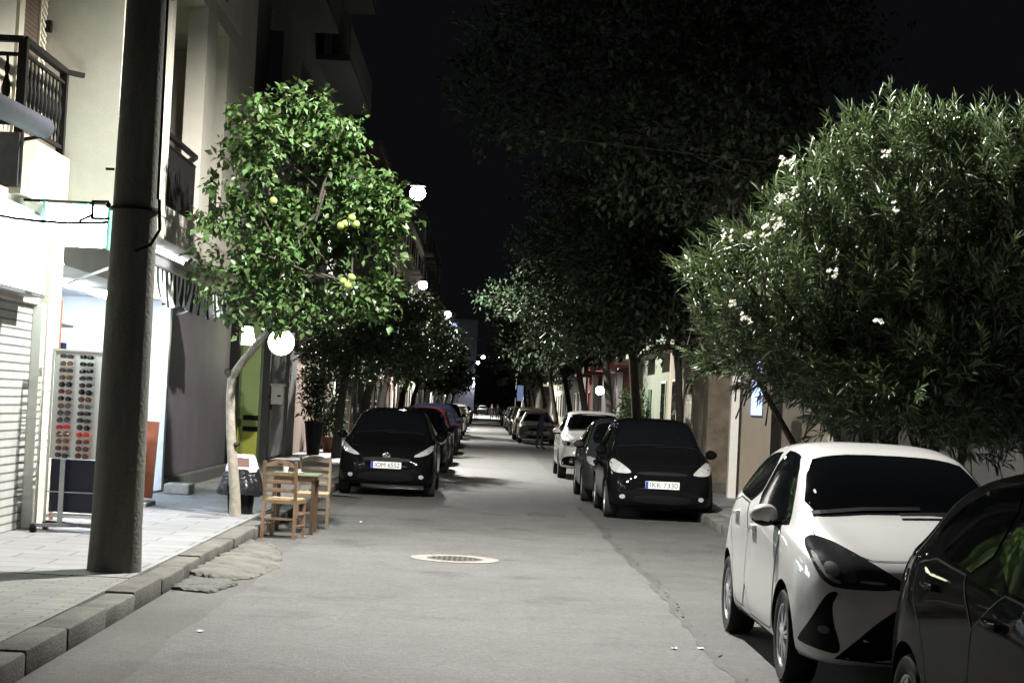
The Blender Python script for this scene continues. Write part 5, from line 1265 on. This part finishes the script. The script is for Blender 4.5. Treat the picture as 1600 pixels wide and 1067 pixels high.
# oleander: upright shoots with whorled narrow leaves
def oleander():
    base = (4.2, 16.9, .15)
    t = empty('oleander', base, 'huge flowering oleander with narrow leaves spreading over the white hatchback', 'shrub')
    g = np.random.default_rng(4)
    blobs = np.array([ (2.01,17.27,3.06,0.25,0.37,0.23),(2.23,17.13,3.19,0.29,0.44,0.28),(2.50,16.92,3.24,0.32,0.48,0.30),(2.90,17.57,3.76,0.34,0.51,0.32),(3.10,17.35,4.11,0.31,0.46,0.29),(3.41,17.41,4.39,0.34,0.51,0.32),(3.64,17.05,4.57,0.31,0.46,0.29),(4.16,17.69,4.67,0.34,0.51,0.32),(4.58,17.59,4.61,0.37,0.55,0.35),(4.86,17.00,4.48,0.40,0.60,0.38),(2.20,17.17,2.69,0.32,0.48,0.30),(2.61,17.48,2.79,0.36,0.53,0.34),(3.03,17.47,3.13,0.42,0.63,0.40),(3.49,17.65,3.67,0.42,0.63,0.40),(3.89,17.24,3.96,0.44,0.66,0.42),(4.47,17.56,3.90,0.46,0.69,0.44),(4.95,17.44,3.79,0.46,0.69,0.44),(2.15,17.14,2.26,0.26,0.39,0.24),(2.55,17.37,2.29,0.26,0.39,0.24),(3.02,17.61,2.44,0.36,0.53,0.34),(3.45,17.58,2.84,0.43,0.64,0.41),(3.88,17.30,3.16,0.46,0.69,0.44),(4.39,17.37,3.13,0.46,0.69,0.44),(4.78,16.93,2.99,0.46,0.69,0.44),(3.20,17.09,2.06,0.26,0.39,0.24),(3.65,17.54,2.22,0.36,0.53,0.34),(4.08,17.23,2.42,0.44,0.66,0.42),(4.53,17.04,2.31,0.46,0.69,0.44),(5.11,17.34,2.22,0.49,0.74,0.47),(2.73,17.46,2.05,0.17,0.26,0.16),(3.40,17.44,1.77,0.28,0.41,0.26),(3.85,17.20,1.79,0.34,0.51,0.32),(4.36,17.25,1.75,0.37,0.55,0.35),(4.87,17.31,1.71,0.37,0.55,0.35) ])
    blobs = np.vstack([blobs, [(3.2,17.9,2.3,.6,.4,.5),(3.8,18.2,2.6,.7,.4,.8),(4.7,18.2,2.5,.8,.4,.9),(5.4,18.2,2.6,.8,.4,1.0),(2.6,17.9,2.6,.5,.4,.4),(3.1,16.9,2.05,.4,.4,.25),(2.6,16.9,2.15,.35,.4,.25),(3.6,16.9,1.9,.5,.5,.35),(4.5,17,1.9,.6,.5,.5),(5.3,17,1.9,.7,.5,.5)]])
    blobs[:,2] -= np.clip((blobs[:,2]-2.5)*.07, 0, .2)
    blobs[:,0] += .06
    w = blobs[:,3]*blobs[:,4]*blobs[:,5]; k = 3300
    idx = g.choice(len(blobs), k, p=w/w.sum())
    d = g.normal(0,1,(k,3)); d /= np.linalg.norm(d,axis=1,keepdims=True); rad = .35+.65*g.random((k,1))**.6
    C = blobs[idx,:3] + d*rad*blobs[idx,3:6]*(1+g.normal(0,.1,(k,1)))
    cen = np.array([4.15,16.8,1.6]); ax = (C-cen); ax /= np.linalg.norm(ax,axis=1,keepdims=True); ax = ax*.7+g.normal(0,.28,(k,3)); ax[:,2] += .55; ax /= np.linalg.norm(ax,axis=1,keepdims=True)
    low = C[:,2] < 2.3; ax[low] += np.array([0,-.2,-.7]); ax /= np.linalg.norm(ax,axis=1,keepdims=True)
    m = 17; P = np.repeat(C,m,0); A_ = np.repeat(ax,m,0); s = np.tile(np.linspace(0,1,m),k)[:,None]
    P = P + A_*(s-.5)*.26
    q = g.normal(0,1,P.shape); q -= A_*(q*A_).sum(1,keepdims=True); q /= np.linalg.norm(q,axis=1,keepdims=True)
    Dn = q*(1.05-.65*s) + A_*(.25+.9*s)
    V, Fc, kk = leaf_cloud(P, Dn, .155, .145, 9, .16)
    fast_mesh('crown', V, Fc, kk, M_olea_leaf, t, base)
    b = MB(); r = random.Random(2)
    for i in range(16):
        bl = blobs[i % len(blobs)]; x0 = 4.2+r.uniform(-.4,.6); y0 = 17.7+r.uniform(-.25,.25)
        if i == 0: x0 = 3.85; y0 = 18.2
        top = Vector((bl[0],bl[1]+.45,bl[2]+.1)); a = Vector((x0,y0,.12)); m_ = a.lerp(top,.5)+Vector((r.uniform(-.15,.15),r.uniform(-.1,.1),.25))
        b.tube([a, a.lerp(m_,.5)+Vector((0,0,.1)), m_, top], [.05,.04,.03,.015], 8)
    for i in range(250):
        c = Vector(C[r.randrange(k)]); bl = blobs[r.randrange(len(blobs))]; b.tube([c-Vector(ax[0])*0-Vector((0,0,.4))+Vector((r.uniform(-.15,.15),r.uniform(-.1,.1),0)), c], [.008,.004], 4)
    b.build('stems', M_darkbark, t, smooth=60)
    def flower(mb, c, r0):
        for k in range(5):
            a = 2*PI*k/5+r.random(); tl = Vector((-.6+r.uniform(-.5,.5), -.5+r.uniform(-.5,.3), .5+r.uniform(-.3,.5))).normalized()
            u = tl.cross(Vector((0,0,1))).normalized(); v = tl.cross(u); e = u*math.cos(a)+v*math.sin(a); f = u*math.cos(a+PI/2)+v*math.sin(a+PI/2)
            c_ = Vector(c); mb.add([c_, c_+e*r0*.6+f*r0*.4+tl*r0*.15, c_+e*r0+tl*r0*.05, c_+e*r0*.6-f*r0*.4+tl*r0*.15], [(0,1,2,3)])
    # flower heads seen in the photograph (x, z at their depth)
    from_px = [ (2.13,16.10,3.28,5),(2.33,16.10,3.31,6),(2.47,16.10,3.34,8),(2.58,16.10,3.41,6),(2.61,16.10,3.97,4),(2.67,16.10,3.99,3),(3.52,16.10,4.07,3),(2.63,16.10,3.65,3),(3.66,16.10,3.61,2),(3.09,16.10,2.97,4),(2.20,16.10,2.69,3),(2.33,16.10,2.55,3),(3.54,16.10,2.61,2),(2.73,16.10,3.69,3) ]
    for (x, y, z, nfl) in from_px:
        fb = MB()
        for i in range(nfl+2): flower(fb, (x+r.uniform(-.045,.045), y+r.uniform(-.05,.05), z+r.uniform(-.05,.05)), r.uniform(.022,.032))
        fb.build('flower_head', M_petal, t)
oleander()
# big dark trees
def street_tree(x, y, lean, h, label, seed, n=9000, lm=M_dark_leaf, size=.15, r=2.3, low=2.6, shape=None, grp='street trees beside the parked cars', quad=False, bark=M_darkbark, tr=.16, cat='tree', name='street_tree'):
    g = random.Random(seed); base = (x, y, .14); blobs = shape or []
    if not shape:
        for i in range(9):
            a = g.uniform(0, 2*PI); q = g.random(); zz = low+r*.45+(h-low-r*.7)*q; rr = r*(1-.55*q)*.7
            blobs.append((x+lean*(.3+.7*q)+rr*math.cos(a), y+rr*math.sin(a), zz, r*g.uniform(.4,.62), r*g.uniform(.4,.62), r*g.uniform(.3,.48)))
    tx = x+lean*.4; tz = low+.5
    limbs = [[(tx,y,tz,tr*.6),((tx+b_[0])/2+g.uniform(-.2,.2),(y+b_[1])/2,(tz+b_[2])/2+.2,tr*.4),(b_[0],b_[1],b_[2],tr*.15)] for b_ in blobs]
    return make_tree(name, base, [(x,y,.1,tr),(x+.02,y,.8,tr*.85),(x+lean*.15,y,1.8,tr*.75),(tx,y,tz,tr*.7)], limbs, blobs, n, size, .5, lm, bark, label, cat, seed, 6, .35, .13, grp, .25, quad, 40)
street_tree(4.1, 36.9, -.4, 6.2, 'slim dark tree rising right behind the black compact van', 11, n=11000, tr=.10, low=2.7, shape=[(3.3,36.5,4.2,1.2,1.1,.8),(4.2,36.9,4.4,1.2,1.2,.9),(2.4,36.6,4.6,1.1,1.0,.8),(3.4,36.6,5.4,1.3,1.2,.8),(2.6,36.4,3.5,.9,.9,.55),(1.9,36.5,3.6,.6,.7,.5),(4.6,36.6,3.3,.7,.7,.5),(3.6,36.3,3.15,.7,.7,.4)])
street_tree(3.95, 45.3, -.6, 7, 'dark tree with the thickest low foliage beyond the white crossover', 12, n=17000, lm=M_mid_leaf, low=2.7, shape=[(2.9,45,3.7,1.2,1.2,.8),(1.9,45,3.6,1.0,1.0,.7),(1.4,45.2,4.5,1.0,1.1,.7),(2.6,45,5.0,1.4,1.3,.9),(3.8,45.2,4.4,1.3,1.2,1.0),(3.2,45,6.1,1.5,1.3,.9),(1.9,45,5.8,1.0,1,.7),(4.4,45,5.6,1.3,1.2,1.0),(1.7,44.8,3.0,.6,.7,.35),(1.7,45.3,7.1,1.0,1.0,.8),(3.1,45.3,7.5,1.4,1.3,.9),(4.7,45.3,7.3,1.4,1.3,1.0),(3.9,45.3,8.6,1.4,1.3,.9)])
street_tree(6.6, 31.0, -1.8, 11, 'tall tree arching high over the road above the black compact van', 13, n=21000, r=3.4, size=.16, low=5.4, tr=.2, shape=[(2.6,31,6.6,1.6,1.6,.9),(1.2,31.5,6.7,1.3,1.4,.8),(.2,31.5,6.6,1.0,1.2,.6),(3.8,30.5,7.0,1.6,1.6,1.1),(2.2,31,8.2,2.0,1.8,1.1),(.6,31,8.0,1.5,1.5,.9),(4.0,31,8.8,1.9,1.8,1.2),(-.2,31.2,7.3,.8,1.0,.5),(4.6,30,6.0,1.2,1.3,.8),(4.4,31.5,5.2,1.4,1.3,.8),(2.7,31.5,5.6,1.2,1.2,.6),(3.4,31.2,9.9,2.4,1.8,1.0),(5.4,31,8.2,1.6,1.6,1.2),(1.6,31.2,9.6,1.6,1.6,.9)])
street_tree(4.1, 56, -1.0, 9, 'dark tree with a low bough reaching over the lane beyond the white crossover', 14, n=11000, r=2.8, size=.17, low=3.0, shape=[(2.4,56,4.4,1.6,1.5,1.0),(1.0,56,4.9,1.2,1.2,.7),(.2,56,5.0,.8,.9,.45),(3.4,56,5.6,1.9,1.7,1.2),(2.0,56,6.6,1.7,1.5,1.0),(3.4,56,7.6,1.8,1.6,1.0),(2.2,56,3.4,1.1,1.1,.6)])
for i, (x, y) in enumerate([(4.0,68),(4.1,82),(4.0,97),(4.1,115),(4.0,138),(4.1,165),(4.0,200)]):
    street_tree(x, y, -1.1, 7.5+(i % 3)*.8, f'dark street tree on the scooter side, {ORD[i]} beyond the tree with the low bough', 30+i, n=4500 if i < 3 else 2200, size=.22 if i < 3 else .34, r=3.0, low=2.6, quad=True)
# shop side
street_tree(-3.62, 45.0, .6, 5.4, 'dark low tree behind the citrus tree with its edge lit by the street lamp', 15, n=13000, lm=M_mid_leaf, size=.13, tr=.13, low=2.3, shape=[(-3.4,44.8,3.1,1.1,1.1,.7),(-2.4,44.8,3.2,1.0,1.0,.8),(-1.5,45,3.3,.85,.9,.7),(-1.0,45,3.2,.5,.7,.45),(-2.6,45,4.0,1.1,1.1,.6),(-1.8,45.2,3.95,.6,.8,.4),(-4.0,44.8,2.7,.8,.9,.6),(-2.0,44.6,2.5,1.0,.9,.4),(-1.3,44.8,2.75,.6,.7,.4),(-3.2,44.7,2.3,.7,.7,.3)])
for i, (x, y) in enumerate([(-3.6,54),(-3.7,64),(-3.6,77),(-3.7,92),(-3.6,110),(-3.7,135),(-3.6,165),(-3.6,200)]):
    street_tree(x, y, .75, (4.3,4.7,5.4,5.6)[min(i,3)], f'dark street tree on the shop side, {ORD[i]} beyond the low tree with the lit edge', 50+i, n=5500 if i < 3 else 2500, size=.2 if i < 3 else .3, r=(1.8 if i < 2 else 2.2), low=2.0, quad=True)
# plants by the walls
street_tree(4.55, 53.5, -.1, 2.6, 'light green bush against the sage house', 70, n=1800, lm=M_mid_leaf, size=.16, r=.7, low=.6, shape=[(4.5,53.5,1.3,.5,.9,.6),(4.5,54.2,1.9,.4,.7,.4),(4.55,52.8,.9,.4,.7,.4)], grp=None, tr=.05, quad=True, cat='shrub', name='wall_bush')
t = empty('potted_shrub', (-4.35, 46.6, .14), 'dark bushy shrub in a tall black pot against the pink wall', 'potted plant')
b = MB(); b.lathe([(.16,.14),(.2,.5),(.25,.95),(.27,.95),(.27,1.0),(.2,1.0),(.2,.93),(.001,.93)], (-4.35,46.6,0), 20, cap=False); b.build('pot', M_black, t, smooth=40)
P, Dn, C, O = crown_points([(-4.4,46.5,1.5,.35,.4,.5),(-4.3,46.4,2.1,.45,.45,.35),(-4.05,46.4,2.2,.3,.3,.15)], 1500, 77, 6, .3, .1)
V, Fc, k = leaf_cloud(P, Dn, .18, .3, 78); fast_mesh('foliage', V, Fc, k, M_dark_leaf, t, t.location[:])
t = empty('potted_shrub', (-4.2, 49.6, .14), 'loose leafy plant in a pot between the tall black pot and the tree trunk', 'potted plant')
b = MB(); b.lathe([(.15,.14),(.22,.5),(.24,.5),(.24,.55),(.2,.55),(.001,.5)], (-4.2,49.6,0), 20, cap=False); b.build('pot', mat('clay_pot', (.14,.07,.05), .8), t, smooth=40)
P, Dn, C, O = crown_points([(-4.2,49.6,1.0,.4,.45,.45),(-4.1,49.5,1.5,.3,.3,.3)], 900, 79, 6, .3, .1)
V, Fc, k = leaf_cloud(P, Dn, .16, .4, 80); fast_mesh('foliage', V, Fc, k, M_mid_leaf, t, t.location[:])

# ------------------------------------------------------------------ people and scooter
def person(label, loc, rz, J, colors, hands=True, hair=(.02,.015,.01)):
    """J: joint positions (local, facing +y). One skinned body; clothing by material of the same surface"""
    t = empty('person', loc, label, 'person', None, rz)
    names = []; V = []; Ed = []; Rd = []; W = []
    def node(p, r, par=None, w=0, ry=None):
        V.append(p); Rd.append((r, ry or r)); W.append(w)
        if par is not None: Ed.append((par, len(V)-1))
        return len(V)-1
    pel = node(J['pelvis'], .135, None, 1, .10); ab = node(J['waist'], .125, pel, 0, .095); ch = node(J['chest'], .15, ab, 0, .105)
    nk = node(J['neck'], .055, ch, 2); hd = node(J['jaw'], .068, nk, 2); h2 = node(J['head'], .088, hd, 2); h3 = node(J['crown'], .06, h2, 2)
    for s in ('l', 'r'):
        hp = node(J['hip_'+s], .09, pel, 1); kn = node(J['knee_'+s], .058, hp, 1); an = node(J['ankle_'+s], .04, kn, 1); to = node(J['toe_'+s], .035, an, 3)
        sh = node(J['shoulder_'+s], .06, ch, 0); el = node(J['elbow_'+s], .043, sh, 0); wr = node(J['wrist_'+s], .030, el, 0)
        a = Vector(J['elbow_'+s]); c = Vector(J['wrist_'+s]); d = (c-a).normalized(); side = d.cross(Vector((0,1,0))).normalized()
        pm = node(tuple(c+d*.06), .028, wr, 2)
        if hands:
            for k in range(4):
                o = side*(k-1.5)*.02; l = (.06,.075,.07,.052)[k]
                f1 = node(tuple(c+d*.09+o), .0095, pm, 2); f2 = node(tuple(c+d*(.09+l*.55)+o*1.05), .009, f1, 2); node(tuple(c+d*(.09+l)+o*1.05+Vector((0,.015,0))), .008, f2, 2)
            th = node(tuple(c+d*.05+side*-.035+Vector((0,.01,0))), .010, pm, 2); node(tuple(c+d*.085+side*-.05+Vector((0,.02,0))), .009, th, 2)
    me = bpy.data.meshes.new('body'); me.from_pydata(V, Ed, []); o = link_mesh('body', me, t)
    md = o.modifiers.new('skin', 'SKIN'); sv = me.skin_vertices[0].data
    for i, r in enumerate(Rd): sv[i].radius = r; sv[i].use_root = (i == 0)
    md.use_smooth_shade = True; o.modifiers.new('sub', 'SUBSURF').levels = 1
    dg = bpy.context.evaluated_depsgraph_get(); m2 = bpy.data.meshes.new_from_object(o.evaluated_get(dg)); o.modifiers.clear(); o.data = m2; m2.materials.clear()
    for c in colors: m2.materials.append(c)
    seg = [(Vector(V[a]), Vector(V[b_]), W[b_]) for a, b_ in Ed]
    for p in m2.polygons:
        best = None
        for a, c, w in seg:
            q = c-a; u = max(0, min(1, (p.center-a).dot(q)/q.length_squared)); dd = (p.center-(a+q*u)).length
            if best is None or dd < best[0]: best = (dd, w)
        p.material_index = best[1]; p.use_smooth = True
    hm = mat('hair_dark', hair, .6); H = Vector(J['head']); b = MB()
    bmh = bmesh.new(); bmesh.ops.create_icosphere(bmh, subdivisions=3, radius=1)
    for v in bmh.verts: v.co = Vector((H.x+v.co.x*.094, H.y-.018+v.co.y*.10, H.z+.035+v.co.z*.095))
    bmesh.ops.delete(bmh, geom=[v for v in bmh.verts if v.co.y > H.y+.02 and v.co.z < H.z+.05 or v.co.z < H.z-.05], context='VERTS')
    b.frombm(bmh); bmh.free(); b.build('hair', hm, t, smooth=60, world=False)
    b = MB(); F = H+Vector((0,.085,0))
    for s in (-1, 1): b.ball((H.x+s*.032, H.y+.078, H.z-.0), .011, 6)
    b.build('eyes', mat('eye_white', (.6,.6,.58), .3), t, world=False)
    b = MB(); b.add([(H.x,H.y+.085,H.z),(H.x-.014,H.y+.082,H.z-.04),(H.x+.014,H.y+.082,H.z-.04),(H.x,H.y+.108,H.z-.037)], [(0,1,3),(0,3,2),(1,2,3)]); b.build('nose', M_skin, t, world=False)
    b = MB(); b.bbox(H.x-.024,H.x+.024,H.y+.074,H.y+.084,H.z-.072,H.z-.062,.003); b.build('mouth', mat('lips', (.25,.1,.08), .5), t, world=False)
    b = MB(); 
    for s in (-1, 1): b.ball((H.x+s*.09, H.y-.005, H.z-.005), .026, 6, (.4,.7,1))
    b.build('ears', M_skin, t, world=False)
    return t
def pose(stride=0, lean=0, arm=None, h=1.0):
    J = dict(pelvis=(0,0,.95),waist=(0,lean*.3,1.12),chest=(0,lean*.7,1.33),neck=(0,lean,1.50),jaw=(0,lean+.02,1.575),head=(0,lean+.015,1.645),crown=(0,lean+.0,1.71))
    for s, sg in (('l',-1),('r',1)):
        q = stride*sg
        J['hip_'+s] = (sg*.095,q*.05,.88); J['knee_'+s] = (sg*.10,q*.6+.03,.50); J['ankle_'+s] = (sg*.10,q*1.0,.085); J['toe_'+s] = (sg*.11,q*1.0+.16,.035)
        J['shoulder_'+s] = (sg*.19,lean*.9,1.42); J['elbow_'+s] = (sg*.25,lean*.8-q*.6-.03,1.14); J['wrist_'+s] = (sg*.25,lean*.8-q*1.0+.06,.90)
    if arm: J.update(arm)
    return J
M_jk = mat('navy_jacket', (.012,.016,.032), .8, var=.2); M_tr = mat('dark_trousers', (.010,.011,.016), .85); M_sh = mat('dark_shoes', (.012,.012,.012), .5)
M_jk2 = mat('charcoal_coat', (.022,.022,.024), .8); M_jk3 = mat('brown_coat', (.018,.015,.013), .8)
person('man in dark clothes bending towards the parked scooter', (2.28, 70.8, .004), R(-62), pose(.07, .20, dict(elbow_r=(.26,.30,1.15), wrist_r=(.20,.52,1.05), elbow_l=(-.24,.30,1.14), wrist_l=(-.15,.50,1.02))), [M_jk, M_tr, M_skin, M_sh])
person('lone figure in dark clothes walking in the middle of the far road', (-.68, 181, .004), R(180), pose(.14, .02), [M_jk2, M_tr, M_skin, M_sh], hands=False)
person('dark figure of the far walking pair, closer to the road centre', (.86, 174, .004), R(175), pose(-.12, .02), [M_jk3, M_tr, M_skin, M_sh], hands=False)
person('dark figure of the far walking pair, closer to the parked cars', (1.45, 177, .004), R(185), pose(.12, .02), [M_jk2, M_tr, M_skin, M_sh], hands=False)
t = empty('motor_scooter', (3.05, 71.2, .004), 'dark motor scooter with pale front parked beside the man', 'scooter')
b = MB()
loft(b, [[(3.05+w*math.cos(2*PI*k/14), 71.2+yy+d_*math.sin(2*PI*k/14), z) for k in range(14)] for w, d_, z, yy in ((.12,.10,.30,-.45),(.17,.12,.55,-.46),(.18,.10,.85,-.40),(.10,.08,1.02,-.36))]); b.build('front_shield', M_silver if False else mat('scooter_pale', (.38,.30,.27), .3, coat=1), t, smooth=60, )
b = MB(); b.bbox(2.92,3.18,70.85,71.2,.27,.34,.02); b.bbox(2.90,3.20,71.15,72.0,.34,.68,.08); b.build('body', M_black, t, smooth=40)
b = MB(); b.bbox(2.92,3.18,71.15,71.95,.685,.80,.05); b.build('seat', M_black, t, smooth=40)
for y in (70.62, 71.85):
    b = MB(); b.lathe([(.14,-.05),(.21,-.06),(.235,-.03),(.235,.03),(.21,.06),(.14,.05)], (3.05,y,.235), 24, axis='x', cap=False); w = b.build('wheel', M_tyre, t, smooth=40)
    b = MB(); b.lathe([(.14,-.03),(.001,-.03)], (3.05,y,.235), 20, axis='x', cap=False); b.lathe([(.14,.03),(.001,.03)], (3.05,y,.235), 20, axis='x', cap=False); b.build('rim', M_rim, w)
b = MB(); b.tube([(2.74,70.95,1.06),(2.9,70.86,1.03),(3.05,70.83,1.0),(3.2,70.86,1.03),(3.36,70.95,1.06)], .018, 8); b.bar((2.8,70.9,1.05),(2.72,70.85,1.25),.012); b.bar((3.3,70.9,1.05),(3.38,70.85,1.25),.012); b.build('handlebar', M_black, t)
b = MB(); b.lathe([(.06,0),(.05,-.03),(.001,-.04)], (3.05,70.72,.88), 16, axis='y', cap=False); b.build('headlight', M_lampglass, t, smooth=40)

# ------------------------------------------------------------------ sky, moonlight, camera
w = bpy.data.worlds.new('World'); SC.world = w; w.use_nodes = True
nt = w.node_tree; bg = nt.nodes['Background']
sk = nt.nodes.new('ShaderNodeTexSky'); sk.sky_type = 'NISHITA'; sk.sun_disc = False
sk.sun_elevation = R(-6); sk.sun_rotation = R(180); sk.air_density = 1.0; sk.dust_density = 1.5
ad = nt.nodes.new('ShaderNodeMix'); ad.data_type = 'RGBA'; ad.blend_type = 'ADD'; ad.inputs['Factor'].default_value = 1
ad.inputs['B'].default_value = (.056, .058, .074, 1)        # the town's own glow on the night sky
nt.links.new(sk.outputs[0], ad.inputs['A']); nt.links.new(ad.outputs['Result'], bg.inputs['Color']); bg.inputs['Strength'].default_value = .06
sun = bpy.data.lights.new('moonlight', 'SUN'); sun.energy = .004; sun.angle = R(.5); sun.color = (.8,.87,1)
so = bpy.data.objects.new('moonlight', sun); COL.objects.link(so); so.rotation_euler = (R(50), 0, R(-30))

cam = bpy.data.cameras.new('camera'); co = bpy.data.objects.new('camera', cam); COL.objects.link(co); SC.camera = co
yaw, pit, rol = R(.8212), R(2.0571), R(2.8)
fw = Vector((math.sin(yaw)*math.cos(pit), math.cos(yaw)*math.cos(pit), math.sin(pit)))
r0 = Vector((math.cos(yaw), -math.sin(yaw), 0)); u0 = r0.cross(fw)
rt = r0*math.cos(rol) + u0*math.sin(rol); up = -r0*math.sin(rol) + u0*math.cos(rol)
Mx = Matrix((rt, up, -fw)).transposed().to_4x4(); Mx.translation = (0, 0, 1.65); co.matrix_world = Mx
cam.sensor_width = 36; cam.lens = 2800/1600*36; cam.clip_start = .1; cam.clip_end = 3000
SC.view_settings.view_transform = 'Standard'; SC.view_settings.look = 'None'; SC.view_settings.exposure = 0; SC.view_settings.gamma = 1
SC.cycles.use_denoising = True
SC.cycles.sample_clamp_indirect = 4
SC.cycles.max_bounces = 6; SC.cycles.transparent_max_bounces = 4
